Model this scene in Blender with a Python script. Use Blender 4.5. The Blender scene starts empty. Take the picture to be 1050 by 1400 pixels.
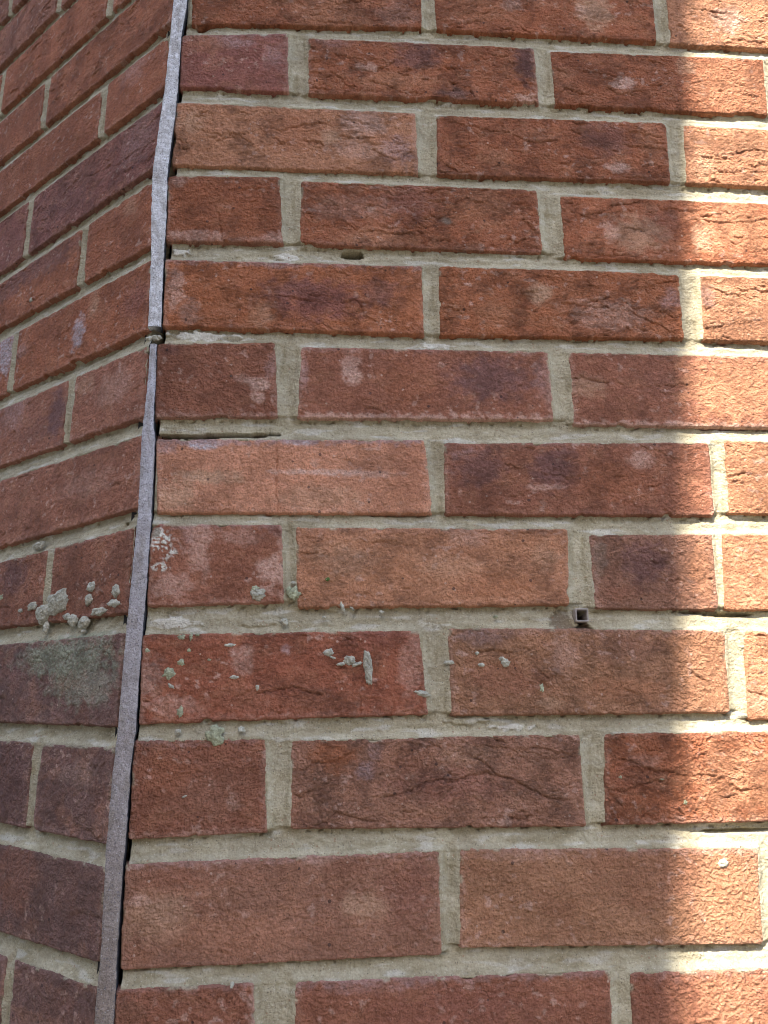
import bpy, math, random
import numpy as np
from mathutils import Matrix, Vector

scene = bpy.context.scene
COL = scene.collection

# ------------------------------------------------------------------ camera
cam_data = bpy.data.cameras.new('camera')
cam_data.sensor_fit = 'HORIZONTAL'
cam_data.sensor_width = 36.0
cam_data.lens = 35.855
cam_data.clip_start = 0.02
cam_data.clip_end = 500.0
cam = bpy.data.objects.new('camera', cam_data)
COL.objects.link(cam)
CAM = (0.13068, -0.55648, 1.5)
ROT = [[0.997343, -0.008673, -0.072334], [-0.072194, -0.250838, -0.965333], [-0.009772, 0.96799, -0.250798]]
m = Matrix.Identity(4)
for i in range(3):
    for j in range(3):
        m[i][j] = ROT[i][j]
    m[i][3] = CAM[i]
cam.matrix_world = m
scene.camera = cam

# ------------------------------------------------------------------ light
SUN_DIR = Vector((0.27, 0.58, -0.766)).normalized()      # the way the light travels
elev = math.asin(-SUN_DIR.z)
azim = math.atan2(-SUN_DIR.x, -SUN_DIR.y)
world = bpy.data.worlds.new('World')
scene.world = world
world.use_nodes = True
wn = world.node_tree.nodes
wn.clear()
sky = wn.new('ShaderNodeTexSky')
sky.sky_type = 'NISHITA'
sky.sun_disc = False
sky.sun_elevation = elev
sky.sun_rotation = azim
sky.air_density = 1.0
sky.dust_density = 1.5
bg = wn.new('ShaderNodeBackground')
bg.inputs['Strength'].default_value = 0.15
wo = wn.new('ShaderNodeOutputWorld')
world.node_tree.links.new(sky.outputs[0], bg.inputs['Color'])
world.node_tree.links.new(bg.outputs[0], wo.inputs['Surface'])

sun_data = bpy.data.lights.new('sun', 'SUN')
sun_data.energy = 4.6
sun_data.angle = math.radians(0.45)
sun_data.color = (1.0, 0.93, 0.81)
sun = bpy.data.objects.new('sun', sun_data)
COL.objects.link(sun)
sun.rotation_euler = SUN_DIR.to_track_quat('-Z', 'Y').to_euler()
sun.location = (-2, -5, 6)

scene.view_settings.view_transform = 'Standard'
scene.view_settings.look = 'None'
scene.view_settings.gamma = 1.0
scene.view_settings.use_curve_mapping = False
scene.view_settings.exposure = 1.72
scene.cycles.filter_width = 1.0

# ------------------------------------------------------------------ tables
Z0 = 2163.15            # mm, height of the reference bed joint above the ground
ANG = 0.71857          # bend between the two walls
LEFT_O = (-10.37, -1.42)         # mm, where the left wall stops
# brick tables, millimetres in each wall's own frame: name, corners (TL TR BR BL), colour, cracking, edge bloom, stains (some paint in sunlight)
RIGHT_BRICKS = [  # orange patches down the right edge paint in sunlit paleness
    ['0a', [[3.2, -15.4], [210.8, 2.1], [211.4, -65.0], [6.3, -74.8]], 'red', 0.8, (0, 0, 0, 0), [[127.4, -56.0, 39.4, 24.5, 'orange', 0.5], [190.3, -51.6, 20.0, 16.5, 'pink', 0.3]]],
    ['0b', [[223.1, 1.3], [431.9, 6.5], [430.2, -66.2], [224.7, -65.7]], 'red', 0.9, (0, 0, 0, 0), [[373.1, -34.8, 17.5, 23.8, 'tan', 0.7], [295.7, -34.3, 9.6, 6.8, 'pink', 0.6], [359.8, -35.7, 7.0, 6.8, 'pink', 0.4], [261.4, -38.4, 27.3, 25.2, 'orange', 0.3]]],
    ['0c', [[446.4, 7.6], [652.4, 7.6], [649.3, -67.8], [443.3, -67.8]], 'orange', 1, (0, 0, 0, 0), [[502.4, -34.3, 15.9, 15.5, 'pink', 0.7]]],
    ['1a', [[-1.9, -87.3], [90.5, -78.8], [93.1, -141.4], [-0.7, -141.5]], 'purplered', 0.35, (0.6, 0, 0.1, 0.3), [[44.1, -92.2, 19.1, 6.3, 'mauve', 0.7], [79.5, -103.3, 8.9, 14.1, 'mauve', 0.5], [22.0, -95.2, 15.8, 11.0, 'orange', 0.4], [10.9, -89.6, 11.4, 7.9, 'orange', 0.3]]],
    ['1b', [[109.4, -83.1], [313.5, -81.2], [314.6, -141.0], [110.3, -142.7]], 'red', 1, (0.1, 0.1, 0.2, 0.4), [[207.4, -96.0, 23.1, 16.0, 'purple', 0.7], [304.6, -96.3, 10.1, 27.5, 'purple', 0.85], [302.2, -137.0, 10.6, 3.9, 'pink', 0.8], [185.9, -125.8, 39.0, 10.9, 'orange', 0.5], [239.1, -135.2, 17.0, 6.2, 'purplebrown', 0.9], [130.9, -86.5, 19.5, 6.4, 'mauve', 0.4], [160.1, -111.7, 9.1, 5.5, 'pink', 0.7]]],
    ['1c', [[328.4, -82.7], [531.3, -78.8], [526.7, -141.7], [329.8, -141.7]], 'red', 0.8, (0, 0, 0, 0), [[394.7, -113.4, 11.0, 8.1, 'pink', 0.9], [335.5, -107.3, 13.5, 8.0, 'orange', 0.5], [495.8, -113.8, 42.1, 48.9, 'orange', 0.6], [455.3, -91.8, 9.8, 9.9, 'tan', 0.5]]],
    ['2a', [[-3.5, -157.6], [203.5, -157.3], [204.8, -219.2], [-2.3, -219.8]], 'orange', 0.9, (0.1, 0.1, 0.2, 0.4), [[158.0, -170.4, 20.3, 13.6, 'pink', 0.75], [188.2, -196.5, 13.9, 14.8, 'mauve', 0.7], [129.7, -186.1, 8.1, 8.2, 'tan', 0.8], [153.5, -198.2, 25.1, 10.3, 'pink', 0.4], [11.6, -176.1, 11.0, 11.8, 'tan', 0.5], [97.1, -182.6, 31.1, 22.2, 'red', 0.4]]],
    ['2b', [[222.2, -159.3], [429.2, -155.7], [427.4, -216.9], [221.1, -219.9]], 'red', 0.9, (0, 0.1, 0.1, 0.1), [[370.4, -175.9, 25.3, 18.4, 'purple', 0.55], [381.1, -204.9, 11.9, 6.0, 'pink', 0.9], [274.0, -203.3, 15.5, 11.9, 'orange', 0.5], [413.9, -173.6, 12.1, 19.3, 'orange', 0.4]]],
    ['2c', [[445.3, -157.2], [651.3, -157.2], [648.5, -217.7], [442.5, -217.7]], 'orange', 1, (0, 0, 0, 0), [[459.4, -198.0, 9.4, 13.7, 'tan', 0.4]]],
    ['3a', [[-5.2, -231.3], [87.0, -227.7], [91.0, -291.1], [-2.7, -292.8]], 'red', 0.6, (0.1, 0.4, 0.3, 0.1), [[4.7, -236.5, 8.3, 4.9, 'pink', 0.5], [22.1, -286.4, 20.5, 5.4, 'pink', 0.6], [81.3, -286.7, 8.3, 4.8, 'pink', 0.5]]],
    ['3b', [[105.5, -231.1], [307.1, -230.5], [309.0, -291.8], [105.3, -291.3]], 'red', 1, (0.1, 0.2, 0.1, 0.1), [[196.7, -247.0, 24.9, 21.4, 'purple', 0.45], [147.3, -256.2, 36.7, 12.7, 'pink', 0.3], [171.6, -283.2, 36.6, 9.7, 'orange', 0.6], [259.2, -247.8, 25.2, 21.5, 'orange', 0.4], [227.4, -263.4, 4.4, 4.2, 'grey', 0.6], [164.5, -254.8, 4.3, 3.5, 'pink', 0.9]]],
    ['3c', [[327.4, -235.4], [533.4, -235.4], [533.6, -296.0], [327.6, -296.0]], 'red', 0.9, (0, 0, 0, 0), [[414.8, -261.4, 16.9, 17.3, 'purple', 0.35], [391.3, -271.0, 25.8, 20.0, 'tan', 0.55], [369.1, -268.3, 7.7, 12.9, 'pink', 0.4], [483.6, -260.0, 39.7, 32.8, 'orange', 0.7], [449.3, -272.2, 10.5, 14.4, 'tan', 0.5]]],
    ['4a', [[-2.2, -309.5], [205.3, -308.7], [206.3, -370.4], [-0.9, -369.2]], 'redorange', 0.7, (0.6, 0.1, 0.3, 0.1), [[117.9, -342.4, 41.1, 19.7, 'purplered', 0.9], [94.3, -333.3, 23.4, 9.2, 'purple', 0.4], [171.2, -334.1, 17.9, 13.3, 'purple', 0.5], [7.4, -336.2, 6.9, 19.5, 'pink', 0.6], [18.8, -355.2, 10.3, 11.5, 'pink', 0.4], [84.9, -310.3, 17.7, 5.4, 'mauve', 0.7], [77.4, -356.7, 10.4, 12.9, 'tan', 0.4]]],
    ['4b', [[219.9, -308.1], [424.0, -307.8], [422.4, -368.3], [219.4, -370.7]], 'redorange', 1, (0, 0, 0, 0), [[303.5, -331.1, 11.1, 10.8, 'tan', 0.8], [359.0, -349.5, 37.3, 14.7, 'pink', 0.5], [415.6, -332.9, 10.1, 10.9, 'mauve', 0.6], [267.0, -350.9, 18.2, 13.2, 'orange', 0.4]]],
    ['4c', [[443.7, -309.2], [649.7, -309.2], [645.8, -369.2], [439.8, -369.2]], 'orange', 1, (0, 0, 0, 0), [[445.9, -328.5, 7.7, 12.4, 'mauve', 0.5]]],
    ['5a', [[-4.4, -384.4], [87.3, -380.7], [91.2, -443.6], [-2.2, -445.4]], 'brownred', 0.25, (0, 0.5, 0.1, 0.3), [[74.7, -416.6, 9.0, 6.1, 'pink', 0.95], [75.0, -427.6, 5.6, 6.1, 'pink', 0.9], [62.1, -412.0, 5.6, 4.9, 'pink', 0.4], [84.4, -400.9, 5.1, 10.0, 'mauve', 0.5], [4.9, -390.4, 9.0, 5.0, 'purple', 0.4]]],
    ['5b', [[108.1, -383.9], [307.5, -382.5], [308.4, -442.0], [105.8, -443.9]], 'brownred', 0.35, (0.3, 0.9, 0.3, 0.5), [[147.5, -399.4, 8.1, 13.8, 'pink', 0.6], [149.8, -408.7, 6.9, 7.5, 'pink', 0.7], [110.2, -406.5, 4.6, 12.4, 'mauve', 0.6], [259.5, -408.0, 36.7, 20.2, 'purple', 0.85], [302.9, -408.3, 9.6, 21.6, 'mauve', 0.4], [193.7, -410.8, 23.3, 25.0, 'redorange', 0.3]]],
    ['5c', [[324.5, -382.7], [530.5, -382.7], [530.1, -445.4], [324.1, -445.4]], 'brownred', 0.35, (0.1, 0.8, 0.3, 0.1), [[335.6, -412.0, 18.1, 10.2, 'tan', 0.5], [396.7, -406.2, 15.9, 14.1, 'purple', 0.2], [457.6, -411.2, 43.4, 32.2, 'orange', 0.85]]],
    ['6a', [[0.0, -463.0], [204.8, -460.2], [209.0, -519.4], [4.3, -520.6]], 'tanorange', 0.3, (1, 0.1, 0.3, 0.3), [[35.6, -466.0, 13.7, 4.7, 'lilac', 1], [8.5, -468.7, 7.6, 8.1, 'mauve', 0.8], [108.3, -462.4, 14.5, 4.7, 'lilac', 0.8], [130.9, -487.4, 47.1, 2.3, 'pink', 0.9], [158.7, -488.7, 27.9, 2.9, 'pink', 0.7], [40.7, -492.6, 27.0, 5.7, 'tan', 0.7], [164.3, -481.1, 19.6, 9.4, 'brown', 0.5], [192.3, -489.5, 14.1, 26.3, 'brownred', 0.4], [17.3, -508.7, 16.0, 12.4, 'tan', 0.6], [125.6, -507.6, 32.9, 11.4, 'tan', 0.4]]],
    ['6b', [[219.6, -463.0], [432.7, -459.0], [430.2, -519.2], [219.0, -519.9]], 'brownred', 0.5, (0.2, 0.1, 0.2, 0.1), [[246.4, -482.9, 21.7, 16.6, 'purple', 0.7], [305.1, -482.1, 19.7, 19.1, 'purple', 0.85], [297.2, -497.6, 15.0, 2.9, 'pink', 0.5], [374.9, -473.9, 10.7, 9.1, 'pink', 0.65], [352.6, -493.4, 35.1, 17.8, 'redorange', 0.4], [233.7, -471.2, 12.6, 6.0, 'mauve', 0.4]]],
    ['6c', [[445.7, -456.9], [651.7, -456.9], [648.2, -517.3], [442.2, -517.3]], 'orange', 0.9, (0, 0, 0, 0), []],
    ['7a', [[0.6, -529.0], [96.0, -528.8], [98.9, -586.6], [1.5, -589.7]], 'brownred', 0.3, (0.5, 0.3, 0.2, 0.4), [[36.1, -541.9, 9.5, 27.4, 'pink', 0.5], [18.5, -574.4, 15.5, 10.6, 'pink', 0.5], [89.9, -563.5, 9.6, 13.5, 'pink', 0.8], [8.8, -543.2, 7.9, 10.9, 'white', 1], [13.5, -550.3, 6.3, 6.5, 'white', 1], [9.9, -561.1, 8.8, 3.2, 'white', 1], [66.8, -539.0, 16.0, 6.6, 'pink', 0.3], [4.7, -535.6, 3.2, 4.4, 'grey', 0.9], [93.4, -533.3, 5.4, 5.6, 'purple', 0.5], [26.9, -536.5, 5.3, 11.0, 'mauve', 0.4]]],
    ['7b', [[106.8, -531.0], [312.7, -530.6], [309.7, -588.7], [109.0, -590.3]], 'orange', 0.55, (0.2, 0.1, 0.1, 0.1), [[142.2, -555.1, 24.3, 13.7, 'tan', 0.35], [232.9, -537.9, 16.7, 7.9, 'pink', 0.35], [218.4, -560.3, 27.5, 9.9, 'tan', 0.3], [293.7, -551.7, 11.2, 11.2, 'tan', 0.35], [256.3, -574.0, 33.1, 11.0, 'redorange', 0.3]]],
    ['7c', [[329.5, -535.0], [426.7, -533.8], [424.7, -592.0], [329.5, -591.4]], 'brown', 0.5, (0.1, 0.1, 0.3, 0.1), [[370.9, -557.0, 19.4, 19.2, 'purple', 0.8], [335.9, -554.3, 6.8, 16.9, 'grey', 0.3], [350.7, -579.4, 16.9, 7.7, 'brownred', 0.5], [415.1, -562.5, 9.2, 28.2, 'orange', 0.6]]],
    ['7d', [[434.3, -533.8], [640.3, -533.8], [635.8, -592.6], [429.8, -592.6]], 'orange', 0.6, (0, 0, 0, 0), []],
    ['8a', [[-0.2, -609.9], [197.1, -607.3], [202.6, -666.0], [1.9, -670.3]], 'deepred', 0.6, (0.1, 0.2, 0.3, 0.2), [[8.8, -638.8, 9.0, 14.0, 'pink', 0.5], [26.0, -658.8, 20.0, 6.9, 'pink', 0.35], [70.0, -626.6, 8.2, 12.7, 'pink', 0.45], [100.7, -620.6, 4.1, 3.6, 'mauve', 0.8], [127.1, -657.3, 35.9, 9.0, 'brownred', 0.8], [76.2, -656.8, 20.3, 9.9, 'brownred', 0.6], [189.7, -632.3, 8.4, 25.8, 'pink', 0.35], [163.5, -611.4, 26.5, 9.4, 'purplered', 0.4]]],
    ['8b', [[218.6, -605.3], [426.7, -607.9], [423.7, -667.2], [219.3, -667.2]], 'brownorange', 0.5, (0.3, 0.1, 0.3, 0.1), [[352.6, -620.0, 30.4, 11.7, 'purple', 0.3], [302.7, -625.1, 12.0, 14.7, 'pink', 0.4], [243.7, -611.7, 24.3, 6.3, 'mauve', 0.5], [258.4, -643.1, 32.1, 15.4, 'brownred', 0.5], [411.3, -641.5, 16.7, 31.5, 'orange', 0.5], [349.6, -651.5, 32.7, 10.3, 'redorange', 0.25], [290.6, -659.8, 10.7, 4.1, 'tan', 0.5]]],
    ['8c', [[442.0, -608.5], [648.0, -608.5], [642.3, -672.5], [436.3, -672.5]], 'orange', 0.7, (0, 0, 0, 0), [[445.2, -660.1, 8.9, 8.3, 'tan', 0.6]]],
    ['9a', [[-0.7, -681.8], [88.5, -681.0], [91.3, -741.9], [-0.1, -744.6]], 'brownred', 0.1, (0.4, 0.4, 0.1, 0.2), [[53.8, -719.0, 29.3, 18.6, 'brown', 0.4], [67.7, -723.5, 4.9, 4.7, 'pink', 0.35], [23.7, -704.5, 19.5, 14.1, 'redorange', 0.3]]],
    ['9b', [[106.2, -682.7], [310.5, -681.2], [311.0, -742.6], [106.4, -740.4]], 'brown', 0.85, (0.1, 0.1, 0.1, 0.1), [[135.1, -692.8, 17.2, 10.6, 'redorange', 0.8], [157.9, -704.6, 6.6, 7.7, 'mauve', 0.9], [164.1, -689.7, 6.1, 7.8, 'mauve', 0.5], [218.8, -714.7, 46.1, 11.5, 'purplered', 0.4], [188.5, -697.4, 20.5, 9.7, 'brownred', 0.4], [253.6, -739.1, 5.1, 2.8, 'pink', 0.7], [229.9, -693.1, 20.7, 6.9, 'tan', 0.25]]],
    ['9c', [[329.2, -680.9], [535.2, -680.9], [530.6, -741.9], [324.6, -741.9]], 'red', 0.9, (0.1, 0.3, 0.2, 0.1), [[344.3, -709.4, 15.9, 9.8, 'purplered', 0.2], [424.0, -715.6, 37.8, 29.5, 'orange', 0.7], [355.9, -699.7, 13.9, 4.9, 'pink', 0.2]]],
    ['10a', [[-0.8, -759.8], [207.9, -755.4], [208.1, -819.7], [0.5, -822.3]], 'brown', 0.12, (0.4, 0.1, 0.1, 0.1), [[157.6, -789.4, 16.5, 8.8, 'tan', 0.6], [22.0, -792.4, 23.4, 15.1, 'tan', 0.5], [9.7, -782.1, 9.4, 3.5, 'pink', 0.5], [71.8, -804.5, 51.8, 12.9, 'tanorange', 0.35], [187.0, -781.3, 19.7, 22.4, 'purplered', 0.35], [32.3, -768.6, 28.5, 8.9, 'brownred', 0.5], [125.8, -759.5, 14.7, 4.5, 'pink', 0.4]]],
    ['10b', [[222.0, -755.2], [432.1, -759.3], [427.9, -819.6], [220.3, -815.7]], 'brownorange', 0.08, (0.3, 0.2, 0.3, 0.1), [[267.7, -760.4, 25.4, 4.6, 'pink', 0.25], [358.7, -776.4, 41.3, 23.0, 'brownred', 0.3], [409.5, -786.8, 20.8, 27.5, 'orange', 0.6]]],
    ['11a', [[-1.4, -833.0], [85.0, -832.5], [89.5, -887.6], [-0.8, -887.1]], 'brownred', 0.3, (0.3, 0.1, 0.1, 0.7), [[9.6, -846.5, 11.8, 8.2, 'brown', 0.5]]],
    ['11b', [[112.1, -832.5], [319.5, -832.2], [318.6, -892.5], [111.4, -890.4]], 'brownred', 0.12, (0.6, 0.1, 0.2, 0.1), [[219.0, -853.6, 57.4, 16.7, 'purplered', 0.35], [157.4, -836.9, 33.2, 4.2, 'mauve', 0.35]]],
    ['11c', [[333.7, -834.4], [539.7, -834.4], [537.3, -892.1], [331.3, -892.1]], 'brownred', 0.1, (0.3, 0.1, 0.1, 0.1), [[400.9, -853.4, 30.2, 25.7, 'orange', 0.6]]]]
LEFT_BRICKS = [
    ['L-3_0', [[-102.0, 214.8], [-0.5, 214.8], [-0.5, 154.2], [-102.0, 154.2]], 'brownred', 0.57, (0.1, 0.15, 0.2, 0.2), []],
    ['L-3_1', [[-324.9, 214.8], [-113.0, 214.8], [-113.0, 154.2], [-324.9, 154.2]], 'brownred', 0.79, (0.1, 0.15, 0.2, 0.2), []],
    ['L-3_2', [[-551.4, 214.8], [-335.9, 214.8], [-335.9, 154.2], [-551.4, 154.2]], 'brownred', 0.66, (0.1, 0.15, 0.2, 0.2), []],
    ['L-2_0', [[-205.1, 139.8], [-0.5, 139.8], [-0.5, 79.2], [-205.1, 79.2]], 'brownred', 0.41, (0.1, 0.15, 0.2, 0.2), []],
    ['L-2_1', [[-426.9, 139.8], [-216.1, 139.8], [-216.1, 79.2], [-426.9, 79.2]], 'brownred', 0.79, (0.1, 0.15, 0.2, 0.2), []],
    ['L-2_2', [[-653.4, 139.8], [-437.9, 139.8], [-437.9, 79.2], [-653.4, 79.2]], 'brownred', 0.3, (0.1, 0.15, 0.2, 0.2), []],
    ['L-1_0', [[-101.0, 64.8], [-0.5, 64.8], [-0.5, 4.2], [-101.0, 4.2]], 'red', 0.52, (0.1, 0.15, 0.2, 0.2), []],
    ['L-1_1', [[-316.0, 64.8], [-112.0, 64.8], [-112.0, 4.2], [-316.0, 4.2]], 'red', 0.69, (0.1, 0.15, 0.2, 0.2), []],
    ['L-1_2', [[-542.5, 64.8], [-327.0, 64.8], [-327.0, 4.2], [-542.5, 4.2]], 'red', 0.4, (0.1, 0.15, 0.2, 0.2), []],
    ['L0_0', [[-208.4, -10.2], [-0.5, -10.2], [-0.5, -73.9], [-208.4, -70.5]], 'red', 0.79, (0.1, 0.15, 0.2, 0.2), []],
    ['L0_1', [[-430.8, -10.2], [-219.4, -10.2], [-219.4, -70.3], [-430.8, -66.8]], 'red', 0.38, (0.1, 0.15, 0.2, 0.2), []],
    ['L0_2', [[-657.3, -10.2], [-441.8, -10.2], [-441.8, -66.6], [-657.3, -63.1]], 'red', 0.6, (0.1, 0.15, 0.2, 0.2), []],
    ['L1_0', [[-93.8, -86.8], [-4.0, -88.3], [-4.0, -141.8], [-93.8, -141.6]], 'red', 0.49, (0.1, 0.15, 0.2, 0.2), [[-51.7, -86.7, 23.6, 26.3, 'mauve', 0.4]]],
    ['L1_1', [[-312.8, -83.2], [-104.8, -86.6], [-104.8, -141.6], [-312.8, -141.2]], 'red', 0.32, (0.1, 0.15, 0.2, 0.2), []],
    ['L1_2', [[-539.3, -79.4], [-323.8, -83.0], [-323.8, -141.2], [-539.3, -140.8]], 'red', 0.78, (0.1, 0.15, 0.2, 0.2), []],
    ['L2_0', [[-212.0, -155.8], [-4.0, -156.2], [-4.0, -219.1], [-212.0, -220.7]], 'purplered', 0.77, (0.1, 0.15, 0.2, 0.2), [[-35.7, -178.2, 27.6, 24.1, 'mauve', 0.4], [-149.3, -185.1, 54.3, 26.3, 'purple', 0.4], [-115.1, -169.1, 64.3, 17.3, 'brownred', 0.4]]],
    ['L2_1', [[-432.8, -155.4], [-223.0, -155.8], [-223.0, -220.8], [-432.8, -222.4]], 'purplered', 0.69, (0.1, 0.15, 0.2, 0.2), []],
    ['L2_2', [[-659.3, -155.0], [-443.8, -155.4], [-443.8, -222.5], [-659.3, -224.1]], 'purplered', 0.73, (0.1, 0.15, 0.2, 0.2), []],
    ['L3_0', [[-103.8, -234.3], [-4.0, -233.5], [-4.0, -295.6], [-103.8, -293.6]], 'red', 0.34, (0.1, 0.15, 0.2, 0.2), [[-37.9, -247.1, 10.8, 9.1, 'tan', 0.3]]],
    ['L3_1', [[-323.5, -235.9], [-114.8, -234.3], [-114.8, -293.4], [-323.5, -289.2]], 'red', 0.6, (0.1, 0.15, 0.2, 0.2), [[-176.8, -245.4, 69.7, 15.3, 'purple', 0.6], [-237.9, -246.3, 30.9, 17.9, 'purple', 0.5]]],
    ['L3_2', [[-550.0, -237.7], [-334.5, -236.0], [-334.5, -289.0], [-550.0, -284.7]], 'red', 0.38, (0.1, 0.15, 0.2, 0.2), []],
    ['L4_0', [[-209.7, -305.9], [-4.0, -310.0], [-4.0, -372.0], [-209.7, -367.9]], 'red', 0.5, (0.1, 0.15, 0.2, 0.2), [[-103.1, -342.5, 9.4, 16.2, 'lilac', 0.7], [-82.5, -324.9, 8.0, 11.8, 'tan', 0.5], [-21.9, -339.5, 18.2, 17.2, 'purplered', 0.6], [-199.3, -330.4, 11.3, 8.1, 'mauve', 0.5]]],
    ['L4_1', [[-431.6, -301.5], [-220.7, -305.7], [-220.7, -367.7], [-431.6, -363.4]], 'red', 0.56, (0.1, 0.15, 0.2, 0.2), [[-231.4, -320.6, 17.9, 25.1, 'lilac', 0.8]]],
    ['L4_2', [[-658.1, -296.9], [-442.6, -301.2], [-442.6, -363.2], [-658.1, -358.9]], 'red', 0.77, (0.1, 0.15, 0.2, 0.2), []],
    ['L5_0', [[-101.1, -384.4], [-3.0, -386.4], [0.1, -445.7], [-101.1, -443.7]], 'brownred', 0.35, (0.1, 0.15, 0.2, 0.2), [[-42.4, -410.6, 25.6, 16.4, 'pink', 0.3], [-85.9, -395.4, 15.7, 9.7, 'tan', 0.35]]],
    ['L5_1', [[-322.2, -380.0], [-112.1, -384.2], [-112.1, -443.5], [-322.2, -439.3]], 'brownred', 0.38, (0.1, 0.15, 0.2, 0.2), [[-124.3, -412.1, 14.4, 24.7, 'purple', 0.9], [-200.0, -389.6, 24.9, 23.0, 'mauve', 0.5], [-155.6, -421.6, 37.9, 14.4, 'purple', 0.3]]],
    ['L5_2', [[-548.7, -375.5], [-333.2, -379.8], [-333.2, -439.1], [-548.7, -434.7]], 'brownred', 0.57, (0.1, 0.15, 0.2, 0.2), []],
    ['L6_0', [[-213.5, -455.9], [0.7, -460.1], [1.4, -517.5], [-213.5, -520.2]], 'brownred', 0.62, (0.1, 0.15, 0.2, 0.2), [[-66.8, -485.6, 41.7, 12.5, 'pink', 0.2], [-175.5, -444.6, 25.9, 14.3, 'mauve', 0.2]]],
    ['L6_1', [[-434.6, -451.4], [-224.5, -455.6], [-224.5, -520.3], [-434.6, -523.0]], 'brownred', 0.5, (0.1, 0.15, 0.2, 0.2), []],
    ['L6_2', [[-661.1, -446.9], [-445.6, -451.2], [-445.6, -523.1], [-661.1, -525.9]], 'brownred', 0.62, (0.1, 0.15, 0.2, 0.2), []],
    ['L7_0', [[-107.0, -533.2], [-2.6, -531.9], [-0.3, -594.2], [-107.0, -593.2]], 'brownred', 0.61, (0.1, 0.15, 0.2, 0.2), [[-60.3, -528.3, 30.3, 8.3, 'purplered', 0.4]]],
    ['L7_1', [[-327.6, -536.0], [-118.0, -533.4], [-118.0, -593.1], [-327.6, -591.0]], 'brownred', 0.68, (0.1, 0.15, 0.2, 0.2), [[-167.7, -551.0, 27.0, 16.1, 'purple', 0.7]]],
    ['L7_2', [[-554.1, -538.9], [-338.6, -536.2], [-338.6, -590.9], [-554.1, -588.8]], 'brownred', 0.39, (0.1, 0.15, 0.2, 0.2), []],
    ['L8_0', [[-213.5, -606.5], [-2.5, -608.6], [-3.6, -672.2], [-213.5, -668.6]], 'purplebrown', 0.55, (0.1, 0.15, 0.2, 0.2), [[-75.1, -621.6, 75.0, 14.3, 'lichen', 0.9], [-52.7, -639.7, 47.4, 19.0, 'lichen', 0.6], [-106.5, -618.5, 42.6, 8.0, 'lichen', 0.6], [-143.6, -625.4, 22.8, 14.6, 'purple', 0.5], [-33.3, -645.4, 22.7, 15.4, 'grey', 0.4]]],
    ['L8_1', [[-434.0, -604.4], [-224.5, -606.4], [-224.5, -668.4], [-434.0, -664.9]], 'purplebrown', 0.64, (0.1, 0.15, 0.2, 0.2), [[-168.3, -618.4, 12.0, 12.1, 'lichen', 0.5]]],
    ['L8_2', [[-660.5, -602.1], [-445.0, -604.2], [-445.0, -664.7], [-660.5, -661.0]], 'purplebrown', 0.43, (0.1, 0.15, 0.2, 0.2), []],
    ['L9_0', [[-98.3, -684.9], [-4.0, -686.5], [-4.0, -747.5], [-98.3, -745.6]], 'purplebrown', 0.61, (0.1, 0.15, 0.2, 0.2), [[-42.3, -705.5, 27.0, 7.8, 'pink', 0.25]]],  # this and the next two courses: dimmer light painted into the base
    ['L9_1', [[-319.5, -681.2], [-109.3, -684.8], [-109.3, -745.4], [-319.5, -741.2]], 'purplebrown', 0.75, (0.1, 0.15, 0.2, 0.2), [[-136.7, -709.2, 32.6, 26.6, 'purple', 0.5]]],
    ['L9_2', [[-546.0, -677.4], [-330.5, -681.0], [-330.5, -740.9], [-546.0, -736.6]], 'purplebrown', 0.48, (0.1, 0.15, 0.2, 0.2), []],
    ['L10_0', [[-213.5, -757.7], [-4.0, -761.9], [-4.0, -818.0], [-213.5, -818.3]], 'purplebrown', 0.4, (0.1, 0.15, 0.2, 0.2), [[-45.0, -772.2, 43.9, 36.2, 'purplebrown', 0.5], [-116.0, -780.0, 30.4, 29.0, 'red', 0.3]]],
    ['L10_1', [[-435.1, -753.3], [-224.5, -757.5], [-224.5, -818.3], [-435.1, -818.6]], 'purplebrown', 0.55, (0.1, 0.15, 0.2, 0.2), []],
    ['L10_2', [[-661.6, -748.7], [-446.1, -753.0], [-446.1, -818.6], [-661.6, -819.0]], 'purplebrown', 0.39, (0.1, 0.15, 0.2, 0.2), []],
    ['L11_0', [[-105.3, -832.6], [-4.0, -832.4], [-4.0, -892.8], [-105.3, -892.8]], 'purplebrown', 0.52, (0.1, 0.15, 0.2, 0.2), [[-53.9, -849.4, 25.8, 8.3, 'purplebrown', 0.4]]],
    ['L11_1', [[-328.0, -832.9], [-116.3, -832.6], [-116.3, -892.8], [-328.0, -892.8]], 'purplebrown', 0.72, (0.1, 0.15, 0.2, 0.2), []],
    ['L11_2', [[-554.5, -833.2], [-339.0, -832.9], [-339.0, -892.8], [-554.5, -892.8]], 'purplebrown', 0.51, (0.1, 0.15, 0.2, 0.2), []],
    ['L12_0', [[-213.5, -907.2], [-0.5, -907.2], [-0.5, -967.8], [-213.5, -967.8]], 'brownred', 0.5, (0.1, 0.15, 0.2, 0.2), []],
    ['L12_1', [[-436.1, -907.2], [-224.5, -907.2], [-224.5, -967.8], [-436.1, -967.8]], 'brownred', 0.47, (0.1, 0.15, 0.2, 0.2), []],
    ['L12_2', [[-662.6, -907.2], [-447.1, -907.2], [-447.1, -967.8], [-662.6, -967.8]], 'brownred', 0.59, (0.1, 0.15, 0.2, 0.2), []]]
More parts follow.
